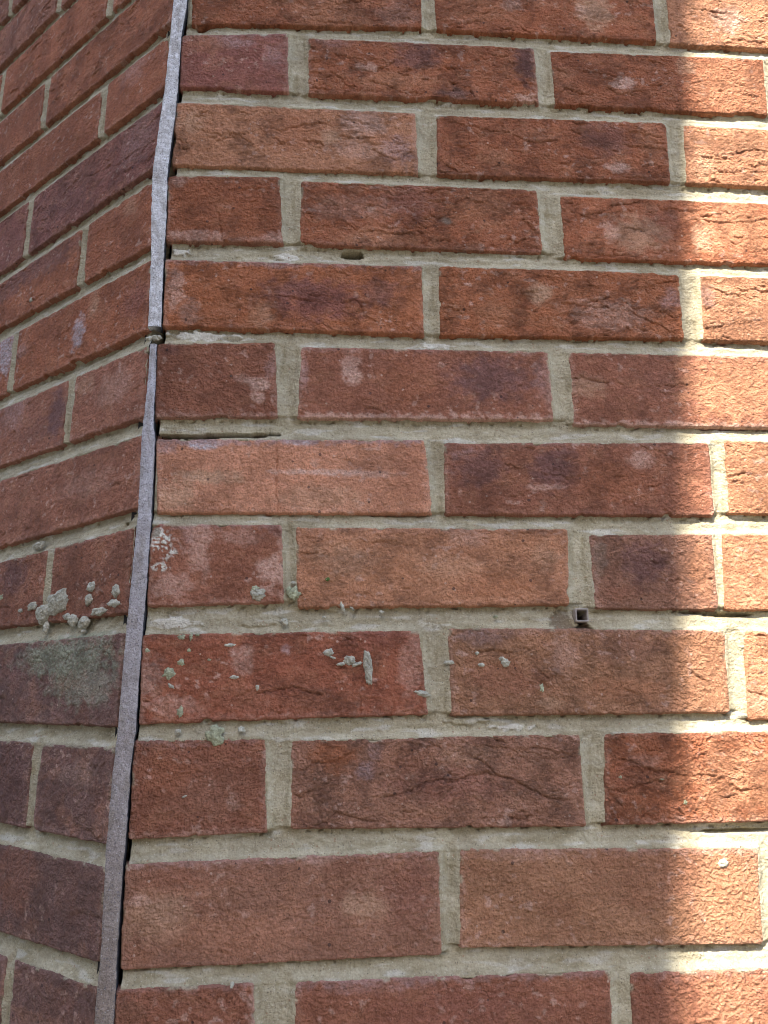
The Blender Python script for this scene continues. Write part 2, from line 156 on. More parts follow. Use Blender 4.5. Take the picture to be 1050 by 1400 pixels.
# stuck-on mortar splashes and lichen: x, z, half width, half height, tilt, kind
RIGHT_BLOBS = [
    (159.7, -633.2, 3.7, 11.8, 5, 's'),
    (146.7, -628.5, 4.7, 3.6, 0, 's'),
    (151.9, -631.1, 4.7, 1.5, 20, 's'),
    (131.5, -622.8, 4.2, 2.6, 10, 's'),
    (134.6, -626.4, 3.1, 1.0, -20, 's'),
    (140.9, -631.0, 4.2, 1.5, 10, 's'),
    (218.4, -630.4, 4.3, 1.6, 0, 's'),
    (259.6, -630.7, 3.2, 3.1, 0, 's'),
    (257.0, -628.0, 2.7, 1.6, 0, 's'),
    (241.8, -632.1, 2.7, 1.6, 0, 's'),
    (238.9, -623.8, 1.6, 1.6, 0, 's'),
    (198.2, -651.8, 5.8, 2.0, -15, 's'),
    (20.2, -636.9, 4.5, 4.0, 0, 'l'),
    (27.8, -628.9, 2.5, 2.5, 0, 'l'),
    (29.7, -663.3, 2.5, 3.9, 0, 'l'),
    (4.6, -621.2, 2.0, 2.0, 0, 'l'),
    (27.4, -611.5, 2.6, 2.1, 0, 'l'),
    (34.0, -611.6, 1.5, 3.1, 0, 'l'),
    (33.0, -620.8, 1.5, 1.5, 0, 'l'),
    (47.5, -627.5, 1.5, 1.0, 0, 'l'),
    (61.4, -617.3, 4.1, 1.3, 0, 's'),
    (65.4, -639.7, 3.6, 1.5, 0, 's'),
    (22.2, -645.4, 3.0, 1.5, -30, 's'),
    (38.5, -610.0, 1.5, 1.0, 0, 'l'),
    (80.4, -580.7, 5.3, 4.8, 0, 's'),
    (78.2, -577.0, 2.6, 2.7, 0, 'l'),
    (105.7, -580.7, 4.2, 4.3, 0, 'l'),
    (105.5, -572.6, 1.6, 1.6, 0, 's'),
    (102.4, -578.6, 2.1, 3.7, 0, 'l'),
    (141.3, -590.3, 1.6, 4.3, 15, 's'),
    (148.2, -591.3, 2.1, 1.1, -40, 's'),
    (128.1, -597.7, 1.6, 1.1, 0, 's'),
    (169.5, -594.0, 2.1, 1.6, 0, 's'),
    (99.3, -600.8, 3.1, 2.6, 0, 's'),
    (81.9, -646.9, 1.5, 2.5, 0, 's'),
    (28.5, -676.4, 2.5, 1.9, 40, 's'),
    (71.8, -675.4, 2.5, 1.9, 0, 's'),
    (254.1, -597.3, 2.2, 1.1, 0, 'l'),
    (285.4, -649.0, 2.1, 3.1, 0, 'l'),
    (406.1, -768.2, 3.7, 3.3, 0, 's'),
    (383.3, -728.1, 1.6, 1.9, 0, 'l'),
    (368.0, -712.3, 2.1, 1.0, 0, 'l'),
    (337.3, -710.3, 2.6, 1.5, 0, 'l'),
    (35.2, -718.3, 1.9, 0.7, 20, 's'),
    (71.5, -832.9, 1.4, 2.1, 0, 's'),
    (53.9, -678.2, 6.5, 6.3, 0, 'l'),
    (130.5, -569.9, 2.1, 1.6, 30, 'g')]
LEFT_BLOBS = [
    (-92.9, -577.8, 15.8, 8.8, 0, 's'),
    (-97.9, -584.8, 12.8, 4.1, 0, 's'),
    (-112.8, -585.3, 9.8, 7.7, 0, 's'),
    (-107.3, -597.3, 3.2, 5.2, 0, 's'),
    (-131.7, -578.4, 6.8, 3.6, 0, 's'),
    (-149.6, -580.5, 3.5, 1.8, 0, 's'),
    (-69.7, -594.4, 6.0, 4.5, 0, 's'),
    (-54.6, -597.2, 6.8, 5.0, 0, 's'),
    (-78.3, -591.0, 5.1, 2.8, 0, 's'),
    (-36.7, -590.5, 10.3, 3.3, 0, 's'),
    (-49.1, -570.7, 4.8, 3.9, 0, 's'),
    (-50.4, -580.5, 4.8, 4.5, 0, 's'),
    (-16.6, -577.3, 4.5, 4.9, 0, 's'),
    (-18.2, -586.2, 8.1, 3.2, 0, 's'),
    (-54.6, -603.8, 2.9, 1.6, 0, 's'),
    (-132.6, -527.8, 9.3, 3.2, 0, 's'),
    (-186.2, -566.8, 5.1, 3.2, 0, 'l'),
    (-192.6, -278.8, 2.8, 2.5, 0, 's')]
# local features of the pointing: x, z, half width, half height, proud(+)/dug(-), colour
RIGHT_MORTAR = [
    (148.6, -297.8, 9.0, 3.3, -30, 'void_shade'),
    (96.6, -303.2, 11.9, 3.4, 1.2, 'white'),
    (32.3, -375.9, 28.4, 3.8, 0.6, 'white'),
    (213.2, -379.2, 13.0, 3.2, 1.5, 'white'),
    (6.4, -461.2, 9.8, 2.7, -25, 'void_shade'),
    (26.6, -460.2, 18.6, 2.2, -25, 'void_shade'),
    (58.3, -458.5, 23.1, 1.9, -25, 'void_shade'),
    (83.2, -456.9, 10.0, 1.4, -20, 'void_shade'),
    (304.3, -602.2, 8.8, 9.7, -2.5, 'dark'),
    (320.6, -605.5, 5.5, 3.2, -5, 'dark'),
    (318.5, -596.9, 5.0, 4.9, -22, None),
    (14.7, -75.8, 4.4, 4.0, -8, None),
    (183.4, -520.2, 24.9, 0.9, -2, None),
    (22.7, -601.2, 13.3, 4.1, 0.8, 'white'),
    (82.1, -601.8, 11.5, 2.6, 0.6, None),
    (262.0, -676.1, 15.8, 2.0, 0.8, 'white'),
    (230.7, -670.8, 15.7, 2.5, 0.5, None),
    (466.0, -441.6, 30.7, 1.9, -5, None),
    (425.1, -748.2, 31.9, 1.4, -5, None),
    (447.2, -445.1, 24.4, 1.6, -4, None),
    (433.9, -595.9, 17.1, 1.6, -5, None),
    (411.4, -593.7, 17.1, 1.4, -3, None),
    (8.3, -301.1, 7.0, 3.3, 1, 'white'),
    (53.5, -377.8, 6.8, 1.9, -3, None),
    (299.3, -464.2, 3.5, 2.4, 1, None)]
LEFT_MORTAR = [
    (-97.5, -610.5, 63.0, 4.5, 1.0, 'lichen'),
    (-48.0, -609.1, 38.0, 3.8, 1.0, 'lichen'),
    (-5.2, -394.3, 5.7, 2.6, -14, None),
    (-4.6, -447.9, 8.4, 2.4, -10, None),
    (-4.1, -599.4, 5.2, 4.2, -8, None),
    (-15.9, -527.0, 2.8, 1.7, -5, None),
    (-17.9, -218.2, 8.4, 3.1, -12, None),
    (-9.7, -133.2, 7.5, 4.1, -8, None),
    (-84.1, -372.5, 67.6, 3.5, -1.5, None)]
# joint filler strip: left x, right x, z
STRIP_UPPER = [
    (-10.1, 2.05, -29.1),
    (-9.96, 2.08, -53.6),
    (-10.77, -1.1, -93.5),
    (-11.99, -0.98, -145.1),
    (-13.52, -1.4, -169.8),
    (-16.89, -4.48, -229.9),
    (-15.04, -2.85, -276.3),
    (-12.86, -2.83, -309.8),
    (-11.85, -1.96, -342.4),
    (-11.04, -0.99, -371.6)]
STRIP_LOWER = [
    (-8.49, -3.49, -386.4),
    (-8.2, -2.45, -420.1),
    (-9.46, -1.89, -449.9),
    (-9.81, 0.13, -464.5),
    (-8.55, 1.4, -521.1),
    (-9.91, 1.34, -575.1),
    (-10.96, 0.52, -626.4),
    (-11.47, 0.72, -675.4),
    (-12.56, -0.99, -699.1),
    (-13.25, -0.76, -744.8),
    (-13.12, -1.42, -758.1),
    (-11.73, -1.24, -809.7),
    (-12.4, -0.35, -850.7),
    (-12.4, -0.45, -866.6)]
# the larger open cracks of the right-hand wall
CRACKS = [[(170.4, -722.0), (188.1, -718.0), (198.4, -712.0), (208.7, -710.7), (224.1, -709.5), (239.7, -706.4), (255.1, -708.1), (270.3, -715.6), (280.3, -721.5), (300.9, -725.7)], [(122.1, -737.9), (133.9, -735.4), (136.8, -729.9), (147.8, -733.8), (162.8, -736.0)], [(229.9, -693.1), (241.0, -699.1), (250.0, -708.0)], [(258.9, -735.9), (266.3, -731.3), (270.1, -738.0)], [(107.9, -717.6), (113.9, -721.0), (119.8, -716.4)], [(326.5, -718.9), (338.0, -720.1), (351.5, -716.9), (368.0, -712.3)], [(328.5, -719.9), (337.2, -728.8)], [(322.6, -409.1), (333.1, -404.4), (343.2, -406.7), (352.1, -409.1)], [(147.2, -113.3), (160.1, -116.4), (173.1, -114.8), (184.3, -103.9)], [(111.8, -119.4), (131.1, -119.8), (140.8, -125.4)], [(251.2, -128.2), (256.1, -137.3)], [(28.4, -192.2), (35.8, -194.7), (45.8, -185.4), (63.4, -195.5)], [(166.1, -197.6), (175.5, -203.0), (188.0, -206.1), (197.6, -197.5)], [(321.4, -339.2), (336.8, -340.1), (348.9, -336.4), (360.3, -333.3)], [(218.8, -347.1), (229.1, -346.1), (235.6, -349.2)], [(406.3, -343.3), (415.0, -349.8), (421.5, -348.3)], [(0.3, -654.6), (5.9, -656.2), (14.1, -651.3)], [(97.6, -659.5), (97.3, -669.4)], [(154.4, -655.0), (153.9, -670.0)], [(81.0, -650.9), (106.5, -647.1), (127.1, -652.3)], [(90.4, -456.8), (91.7, -485.0), (92.0, -519.3)], [(396.6, -638.8), (402.9, -642.0), (408.7, -645.2)], [(441.1, -357.8), (448.6, -358.2), (458.5, -355.3)], [(438.0, -651.2), (446.0, -653.9), (454.0, -656.6)], [(38.8, -264.4), (41.8, -291.7)], [(391.7, -182.4), (412.9, -183.6)], [(229.0, -209.2), (238.3, -216.1), (247.9, -216.4)], [(153.3, -341.3), (157.4, -355.6), (166.3, -360.5)], [(88.6, -340.0), (100.3, -341.6), (118.0, -343.7)], [(240.6, -622.2), (264.8, -623.9)], [(355.4, -704.7), (381.6, -710.0), (411.0, -711.5), (423.2, -722.0), (439.9, -718.3)], [(459.0, -190.5), (479.0, -191.8), (500.8, -180.7), (521.2, -180.4)], [(444.9, -254.4), (477.4, -256.7), (511.2, -251.6)], [(329.4, -147.2), (337.8, -123.1), (357.5, -128.3)], [(378.5, -119.1), (388.0, -126.5), (401.5, -127.3)], [(-0.7, -195.1), (12.8, -198.8)], [(288.3, -176.3), (307.4, -183.7), (328.6, -179.5)], [(106.6, -189.6), (122.2, -193.2)], [(293.3, -260.7), (305.2, -273.0)], [(374.5, -278.7), (368.8, -293.0)]]
WEEP = (318.8, -596.3)


# ------------------------------------------------------------------ noise
_rng = np.random.RandomState(7)
_perm = np.concatenate([_rng.permutation(4096)] * 2).astype(np.int64)
_ga = _rng.uniform(0, 2 * np.pi, 4096)
_gx, _gy = np.cos(_ga), np.sin(_ga)


def perlin(x, y, seed=0):
    x = x + seed * 17.37
    y = y + seed * 91.13
    xi = np.floor(x).astype(np.int64)
    yi = np.floor(y).astype(np.int64)
    xf, yf = x - xi, y - yi
    xi &= 4095
    yi &= 4095
    u = xf * xf * xf * (xf * (xf * 6 - 15) + 10)
    v = yf * yf * yf * (yf * (yf * 6 - 15) + 10)

    def g(ix, iy, dx, dy):
        h = _perm[_perm[ix & 4095] + (iy & 4095)]
        return _gx[h] * dx + _gy[h] * dy
    a = g(xi, yi, xf, yf)
    b = g(xi + 1, yi, xf - 1, yf)
    c = g(xi, yi + 1, xf, yf - 1)
    d = g(xi + 1, yi + 1, xf - 1, yf - 1)
    return 1.5 * ((a + u * (b - a)) * (1 - v) + (c + u * (d - c)) * v)


def fbm(x, y, seed, n=3):
    s, a = 0, 1.0
    for k in range(n):
        s = s + a * perlin(x * 2 ** k, y * 2 ** k, seed + k * 3.7)
        a *= .5
    return s


def sstep(a, b, x):
    t = np.clip((x - a) / (b - a), 0, 1)
    return t * t * (3 - 2 * t)


def smin(a, b, k):
    h = np.clip(.5 + .5 * (b - a) / k, 0, 1)
    return b + (a - b) * h - k * h * (1 - h)


def inside_dist(x, z, q, k=3.0):
    """signed distance to the four edges of a quad (positive inside), corners rounded"""
    d = None
    n = len(q)
    for i in range(n):
        ax, az = q[i]
        bx, bz = q[(i + 1) % n]
        ex, ez = bx - ax, bz - az
        L = math.hypot(ex, ez)
        # corners run TL TR BR BL: the inside is on the right hand
        dd = ((x - ax) * ez - (z - az) * ex) / L
        d = dd if d is None else smin(d, dd, k)
    return d


# ------------------------------------------------------------------ materials
def new_mat(name):
    mt = bpy.data.materials.new(name)
    mt.use_nodes = True
    nt = mt.node_tree
    nt.nodes.clear()
    out = nt.nodes.new('ShaderNodeOutputMaterial')
    b = nt.nodes.new('ShaderNodeBsdfPrincipled')
    nt.links.new(b.outputs[0], out.inputs['Surface'])
    return mt, nt, b


def node(nt, kind, **kw):
    n = nt.nodes.new(kind)
    for k, v in kw.items():
        if k.startswith('i_'):
            n.inputs[k[2:].replace('_', ' ')].default_value = v
        else:
            setattr(n, k, v)
    return n


def math_n(nt, op, a, b=None, clamp=False):
    n = nt.nodes.new('ShaderNodeMath')
    n.operation = op
    n.use_clamp = clamp
    for k, v in enumerate((a, b)):
        if v is None:
            continue
        if isinstance(v, (int, float)):
            n.inputs[k].default_value = v
        else:
            nt.links.new(v, n.inputs[k])
    return n.outputs[0]


def ramp(nt, src, stops):
    r = nt.nodes.new('ShaderNodeValToRGB')
    els = r.color_ramp.elements
    while len(els) < len(stops):
        els.new(0.5)
    for e, (p, c) in zip(els, stops):
        e.position = p
        e.color = c if len(c) == 4 else (*c, 1)
    nt.links.new(src, r.inputs[0])
    return r.outputs[0]


def mix_rgb(nt, kind, fac, a, b):
    n = nt.nodes.new('ShaderNodeMix')
    n.data_type = 'RGBA'
    n.blend_type = kind
    for sock, v in ((n.inputs[0], fac), (n.inputs[6], a), (n.inputs[7], b)):
        if isinstance(v, (int, float)):
            sock.default_value = v
        elif isinstance(v, tuple):
            sock.default_value = (*v, 1)
        else:
            nt.links.new(v, sock)
    return n.outputs[2]


def gritty(name, brick=False, grain_scale=900.0, bump_mm=0.35, contrast=0.35, speck=None, rough=0.92):
    """painted by the Col attribute, broken up by grains and specks, fine relief as bump"""
    mt, nt, b = new_mat(name)
    tc = nt.nodes.new('ShaderNodeTexCoord')
    oi = nt.nodes.new('ShaderNodeObjectInfo')
    off = nt.nodes.new('ShaderNodeVectorMath')
    off.operation = 'MULTIPLY_ADD'
    cb = nt.nodes.new('ShaderNodeCombineXYZ')
    for k in range(3):
        nt.links.new(oi.outputs['Random'], cb.inputs[k])
    nt.links.new(cb.outputs[0], off.inputs[0])
    off.inputs[1].default_value = (9.0, 5.0, 7.0)
    nt.links.new(tc.outputs['Object'], off.inputs[2])
    vec = off.outputs[0]
    at = nt.nodes.new('ShaderNodeAttribute')
    at.attribute_name = 'Col'

    def noise(scale, detail=3, rough_=0.6, dist=0.0):
        n = node(nt, 'ShaderNodeTexNoise')
        n.inputs['Scale'].default_value = scale
        n.inputs['Detail'].default_value = detail
        n.inputs['Roughness'].default_value = rough_
        n.inputs['Distortion'].default_value = dist
        nt.links.new(vec, n.inputs['Vector'])
        return n.outputs['Fac']
    g1 = noise(grain_scale, 2, .7)
    g2 = noise(grain_scale * .28, 3, .65)
    gm = noise(grain_scale * .55, 2, .6)
    g3 = noise(grain_scale * .05, 4, .6)
    lo, hi = 1 - contrast, 1 + contrast
    f1 = ramp(nt, g1, [(.3, (lo, lo, lo)), (.7, (hi, hi, hi))])
    f2 = ramp(nt, g2, [(.3, (lo, lo * .99, lo * .97)), (.7, (hi, hi * 1.01, hi * 1.03))])
    f3 = ramp(nt, g3, [(.3, (.86, .84, .82)), (.7, (1.12, 1.14, 1.16))])
    c = mix_rgb(nt, 'MULTIPLY', 1.0, at.outputs['Color'], f1)
    c = mix_rgb(nt, 'MULTIPLY', 1.0, c, f2)
    c = mix_rgb(nt, 'MULTIPLY', 1.0, c, f3)
    if speck:
        for scale, thr, colr, amt in speck:
            v = node(nt, 'ShaderNodeTexVoronoi')
            v.inputs['Scale'].default_value = scale
            v.inputs['Randomness'].default_value = 1.0
            nt.links.new(vec, v.inputs['Vector'])
            near = math_n(nt, 'LESS_THAN', v.outputs['Distance'], 0.28)
            sep = nt.nodes.new('ShaderNodeSeparateColor')
            nt.links.new(v.outputs['Color'], sep.inputs[0])
            pick = math_n(nt, 'GREATER_THAN', sep.outputs[0], thr)
            fac = math_n(nt, 'MULTIPLY', math_n(nt, 'MULTIPLY', near, pick), amt)
            c = mix_rgb(nt, 'MIX', fac, c, colr)
    nt.links.new(c, b.inputs['Base Color'])
    b.inputs['Roughness'].default_value = rough
    b.inputs['Specular IOR Level'].default_value = 0.25
    # fine relief
    h = math_n(nt, 'ADD', math_n(nt, 'ADD', math_n(nt, 'MULTIPLY', g1, .6), math_n(nt, 'MULTIPLY', gm, 2.0)), math_n(nt, 'MULTIPLY', g2, 1.5))
    if brick:
        mp = nt.nodes.new('ShaderNodeVectorMath')
        mp.operation = 'MULTIPLY'
        mp.inputs[1].default_value = (1, 1, 2.1)
        nt.links.new(vec, mp.inputs[0])
        gate = ramp(nt, noise(45, 2, .5), [(.48, (0, 0, 0)), (.62, (1, 1, 1))])
        for sc_, wd_, am_ in ((150, .014, 1.0), (300, .022, .7)):
            nn = node(nt, 'ShaderNodeTexNoise')
            nn.inputs['Scale'].default_value = sc_
            nn.inputs['Detail'].default_value = 3
            nn.inputs['Roughness'].default_value = .55
            nn.inputs['Distortion'].default_value = .6
            nt.links.new(mp.outputs[0], nn.inputs['Vector'])
            dv = math_n(nt, 'SUBTRACT', nn.outputs['Fac'], .5)
            line = math_n(nt, 'SUBTRACT', 1.0, math_n(nt, 'DIVIDE', math_n(nt, 'ABSOLUTE', dv), wd_), clamp=True)
            lip_ = math_n(nt, 'MULTIPLY', math_n(nt, 'GREATER_THAN', dv, 0.0),
                          math_n(nt, 'SUBTRACT', 1.0, math_n(nt, 'DIVIDE', math_n(nt, 'ABSOLUTE', dv), wd_ * 5), clamp=True))
            amt = math_n(nt, 'MULTIPLY', math_n(nt, 'MULTIPLY', gate, at.outputs['Alpha']), am_)
            h = math_n(nt, 'SUBTRACT', h, math_n(nt, 'MULTIPLY', line, amt))
            h = math_n(nt, 'ADD', h, math_n(nt, 'MULTIPLY', lip_, math_n(nt, 'MULTIPLY', amt, .6)))
    bp = nt.nodes.new('ShaderNodeBump')
    bp.inputs['Strength'].default_value = 1.0
    nt.links.new(math_n(nt, 'MULTIPLY', math_n(nt, 'ADD', math_n(nt, 'FRACT', math_n(nt, 'MULTIPLY', oi.outputs['Random'], 7.3)), .7), bump_mm / 1000.0), bp.inputs['Distance'])
    nt.links.new(h, bp.inputs['Height'])
    nt.links.new(bp.outputs[0], b.inputs['Normal'])
    return mt


M_BRICK = gritty('fired_clay', brick=True, grain_scale=750, bump_mm=1.35, contrast=.2,
                 speck=[(300, .985, (.62, .45, .36), .5), (240, .985, (.05, .03, .03), .7), (760, .86, (.48, .28, .2), .4), (650, .88, (.08, .035, .03), .5), (1100, .8, (.10, .04, .03), .4)])
M_MORTAR = gritty('sand_cement_mortar', grain_scale=900, bump_mm=.6, contrast=.12,
                  speck=[(700, .85, (.62, .58, .48), .5), (620, .9, (.14, .12, .09), .6), (420, .965, (.35, .2, .12), .6)])
M_STRIP = gritty('weathered_joint_filler', grain_scale=1100, bump_mm=.5, contrast=.22,
                 speck=[(620, .8, (.66, .66, .70), .3), (520, .7, (.13, .12, .14), .6), (900, .7, (.12, .11, .13), .6)])
M_LICHEN = gritty('crusty_splash', grain_scale=900, bump_mm=.7, contrast=.25, speck=[(600, .85, (.5, .52, .42), .5)])


def plain(name, colr, rough=.8, scale=60, var=.15, bump=0.0):
    mt, nt, b = new_mat(name)
    tc = nt.nodes.new('ShaderNodeTexCoord')
    n = node(nt, 'ShaderNodeTexNoise')
    n.inputs['Scale'].default_value = scale
    n.inputs['Detail'].default_value = 5
    nt.links.new(tc.outputs['Object'], n.inputs['Vector'])
    f = ramp(nt, n.outputs['Fac'], [(.3, (1 - var,) * 3), (.7, (1 + var,) * 3)])
    nt.links.new(mix_rgb(nt, 'MULTIPLY', 1.0, colr, f), b.inputs['Base Color'])
    b.inputs['Roughness'].default_value = rough
    if bump:
        bp = nt.nodes.new('ShaderNodeBump')
        bp.inputs['Distance'].default_value = bump
        nt.links.new(n.outputs['Fac'], bp.inputs['Height'])
        nt.links.new(bp.outputs[0], b.inputs['Normal'])
    return mt


# surface colours (linear), some used to paint in light or shade
PAL = {
    'red': (.300, .104, .052), 'redorange': (.345, .122, .058), 'orange': (.420, .195, .112),
    'tanorange': (.500, .232, .145), 'brownred': (.265, .106, .066), 'deepred': (.270, .092, .054),
    'brown': (.285, .138, .092), 'brownorange': (.320, .158, .092), 'purplered': (.245, .095, .074),
    'purple': (.165, .080, .072), 'purplebrown': (.185, .098, .078), 'mauve': (.400, .255, .230),
    'lilac': (.560, .500, .520), 'pink': (.640, .410, .320), 'tan': (.520, .320, .205),
    'white': (.700, .670, .580), 'grey': (.320, .290, .230), 'lichen': (.300, .310, .220),
    'mortar': (.430, .380, .262), 'mortar_dark': (.270, .232, .135), 'dark': (.200, .150, .100),
    'void_shade': (.020, .016, .012),  # near black, painted as the shade inside open voids
}
for k in ('red', 'redorange', 'brownred', 'deepred', 'brown', 'brownorange', 'purplered', 'purple', 'orange', 'tanorange'):
    PAL[k] = (PAL[k][0] * 1.10, PAL[k][1] * 1.11, PAL[k][2] * 1.06)
PAL = {k: np.array(v) for k, v in PAL.items()}


# ------------------------------------------------------------------ mesh helpers
def make_mesh(name, V, F, mat, cols=None, smooth=True):
    me = bpy.data.meshes.new(name)
    V = np.asarray(V, dtype=np.float32)
    F = np.asarray(F, dtype=np.int32)
    nf, k = F.shape
    me.vertices.add(len(V))
    me.vertices.foreach_set('co', V.ravel())
    me.loops.add(nf * k)
    me.loops.foreach_set('vertex_index', F.ravel())
    me.polygons.add(nf)
    me.polygons.foreach_set('loop_start', np.arange(0, nf * k, k, dtype=np.int32))
    me.polygons.foreach_set('loop_total', np.full(nf, k, dtype=np.int32))
    if smooth:
        me.polygons.foreach_set('use_smooth', np.ones(nf, dtype=bool))
    me.update(calc_edges=True)
    if cols is not None:
        a = me.color_attributes.new('Col', 'FLOAT_COLOR', 'POINT')
        a.data.foreach_set('color', np.asarray(cols, dtype=np.float32).ravel())
    me.materials.append(mat)
    return me


def link(name, me, parent=None, loc=None, kind=None, label=None):
    o = bpy.data.objects.new(name, me)
    COL.objects.link(o)
    if parent:
        o.parent = parent
    if loc is not None:
        o.location = loc
    if kind:
        o['kind'] = kind
    if label:
        o['label'] = label
    return o


def thing(name, label, cat, loc=(0, 0, 0), rz=0.0, group=None):
    o = bpy.data.objects.new(name, None)
    COL.objects.link(o)
    o.location = loc
    o.rotation_euler = (0, 0, rz)
    o.empty_display_size = .1
    o['label'] = label
    o['category'] = cat
    if group:
        o['group'] = group
    return o


def graded(lo, hi, step, edge=4.0, fine=.5):
    """grid lines, closer together near both ends"""
    a = np.arange(-2.2, edge, fine)
    n = max(2, int(round((hi - lo - 2 * edge) / step)))
    mid = np.linspace(edge, hi - lo - edge, n + 1)
    L = hi - lo
    return np.concatenate([a, mid, (L - a)[::-1]]) / L


# ------------------------------------------------------------------ bricks
def brick_surface(x, z, q, base, crk, rim, pats, seed, wall_id='R'):
    """height (mm, outward) and colour of a brick face at wall points x, z"""
    d = inside_dist(x, z, q, 2.5)
    d = d + .55 * perlin(x / 13, z / 13, seed) + .35 * perlin(x / 5, z / 5, seed + 1) + .25 * perlin(x / 2.2, z / 2.2, seed + 2)
    chip = sstep(.45, .8, perlin(x / 17, z / 17, seed + 3)) * 2.2
    d = d - chip * sstep(9, 0, d)
    # body relief
    h = .45 * perlin(x / 70, z / 45, seed + 4) + .35 * fbm(x / 22, z / 15, seed + 5, 2)
    h = h + (.22 + .14 * crk) * perlin(x / 5.5, z / 4.2, seed + 7) + .24 * perlin(x / 2.9, z / 2.3, seed + 8) + .13 * perlin(x / 1.7, z / 1.5, seed + 9)
    gr = np.random.RandomState(int(seed * 17) % 9973).uniform(.55, 1.35)
    h = h + (gr - 1) * (.24 * perlin(x / 2.9, z / 2.3, seed + 8) + .13 * perlin(x / 1.7, z / 1.5, seed + 9))
    h = h + max(gr - .9, 0) * .5 * sstep(.3, .6, perlin(x / 2.6, z / 2.2, seed + 81))
    # creases: dragged clay lips, higher above, broken off below
    c_all = 0
    wx = x + 6 * perlin(x / 19, z / 13, seed + 10) + 2 * perlin(x / 5, z / 5, seed + 11)
    wz = z + 4 * perlin(x / 17, z / 11, seed + 12) + 1.6 * perlin(x / 5, z / 4, seed + 13)
    for k, (lx, lz, amp) in enumerate(((27, 11, .7), (13, 6.0, .55), (6.5, 3.6, .45))):
        n = perlin(wx / lx, wz / lz, seed + 20 + k * 3)
        g = sstep(.02, .42, perlin(x / 24, z / 14, seed + 30 + k * 3) + .55 * crk - .32)
        lip = np.where(n > 0, np.exp(-n / .13), 0.0)
        cut = np.exp(-(n / .05) ** 2)
        h = h + g * amp * crk * (.75 * lip - 1.05 * cut)
        c_all = c_all + g * crk * lip * (.6 if k else 1)
    # open drag cracks: wandering, mostly level, lip standing proud above each
    rc = np.random.RandomState(int(seed * 7) % 99991)
    bx0, bx1 = min(p[0] for p in q), max(p[0] for p in q)
    bz0, bz1 = min(p[1] for p in q), max(p[1] for p in q)
    barea = (bx1 - bx0) * (bz1 - bz0) / 13000.0
    lipc = np.zeros_like(x)
    for _ in range(int((3 + 34 * crk * crk) * barea)):
        ln = rc.uniform(5, 16) if rc.rand() < .7 else rc.uniform(16, 55)
        xc_, zc_ = rc.uniform(bx0, bx1), rc.uniform(bz0, bz1)
        sl = rc.normal(0, .22)
        w_ = rc.uniform(.55, 1.0)
        dp = rc.uniform(.5, 1.5) * (.6 + .6 * crk)
        sd_ = rc.uniform(0, 900)
        j0_, j1_ = xc_ - ln / 2, xc_ + ln / 2
        msk = (x > j0_) & (x < j1_) & (np.abs(z - zc_) < 12 + abs(sl) * ln)
        if not msk.any():
            continue
        xx_, zz_ = x[msk], z[msk]
        zl = zc_ + sl * (xx_ - xc_) + 2.6 * perlin(xx_ / 9, xx_ * 0, sd_) + 1.3 * perlin(xx_ / 3.2, xx_ * 0, sd_ + 3)
        tp = np.sqrt(np.clip(1 - ((xx_ - xc_) / (ln / 2)) ** 2, 0, 1))
        dl = zz_ - zl
        h[msk] += tp * (-dp * np.exp(-(dl / w_) ** 2) + .5 * dp * np.where(dl > 0, np.exp(-np.abs(dl) / 2.6), 0))
        lipc[msk] = np.maximum(lipc[msk], tp * np.where(dl > .4, np.exp(-np.abs(dl) / 1.6), 0) * rc.uniform(0, 1))
    c_all = c_all + 1.0 * lipc
    if crk < .32:
        h = h + .22 * perlin(x / 2.4, z / 11, seed + 75) * sstep(-.3, .3, perlin(x / 60, z / 30, seed + 76))
    for pts in CRACKS:
        cxm, czm = sum(p[0] for p in pts) / len(pts), sum(p[1] for p in pts) / len(pts)
        if not (wall_id == 'R' and bx0 - 2 < cxm < bx1 + 2 and bz0 - 2 < czm < bz1 + 2):
            continue
        jx = x + 1.1 * perlin(x / 3.5, z / 3.5, seed + 91) + 1.2 * perlin(x / 9, z / 9, seed + 92)
        jz = z + 1.1 * perlin(x / 3.5, z / 3.5, seed + 93) + 1.2 * perlin(x / 9, z / 9, seed + 94)
        best = np.full(x.shape, 99.0)
        side = np.zeros(x.shape)
        for a_, b_ in zip(pts[:-1], pts[1:]):
            ex, ez = b_[0] - a_[0], b_[1] - a_[1]
            ll = ex * ex + ez * ez
            tq = np.clip(((jx - a_[0]) * ex + (jz - a_[1]) * ez) / ll, 0, 1)
            dx_, dz_ = jx - a_[0] - tq * ex, jz - a_[1] - tq * ez
            dq = np.hypot(dx_, dz_)
            side = np.where(dq < best, dz_, side)
            best = np.minimum(best, dq)
        h = h - 1.5 * np.exp(-(best / .75) ** 2) + .5 * np.where(side > 0, np.exp(-best / 3.0), 0)
        c_all = c_all + .7 * np.where(side > .4, np.exp(-best / 2.0), 0)
    # pits
    r = np.random.RandomState(int(seed * 13) % 100000)
    x0, x1 = min(p[0] for p in q), max(p[0] for p in q)
    z0, z1 = min(p[1] for p in q), max(p[1] for p in q)
    area = (x1 - x0) * (z1 - z0)
    for _ in range(int(area / 1900)):
        px, pz, rr = r.uniform(x0, x1), r.uniform(z0, z1), r.uniform(.5, 1.1)
        dd = ((x - px) ** 2 + (z - pz) ** 2) / rr ** 2
        h = h - 1.1 * np.exp(-dd)
    # colour
    col = np.broadcast_to(PAL[base], x.shape + (3,)).copy()
    t = fbm(x / 48, z / 30, seed + 40, 3)
    col *= (1 + .09 * t)[..., None]
    t2 = sstep(.1, .6, fbm(x / 30, z / 20, seed + 43, 3))[..., None] * .22
    col = col * (1 - t2) + PAL['brownred'] * t2
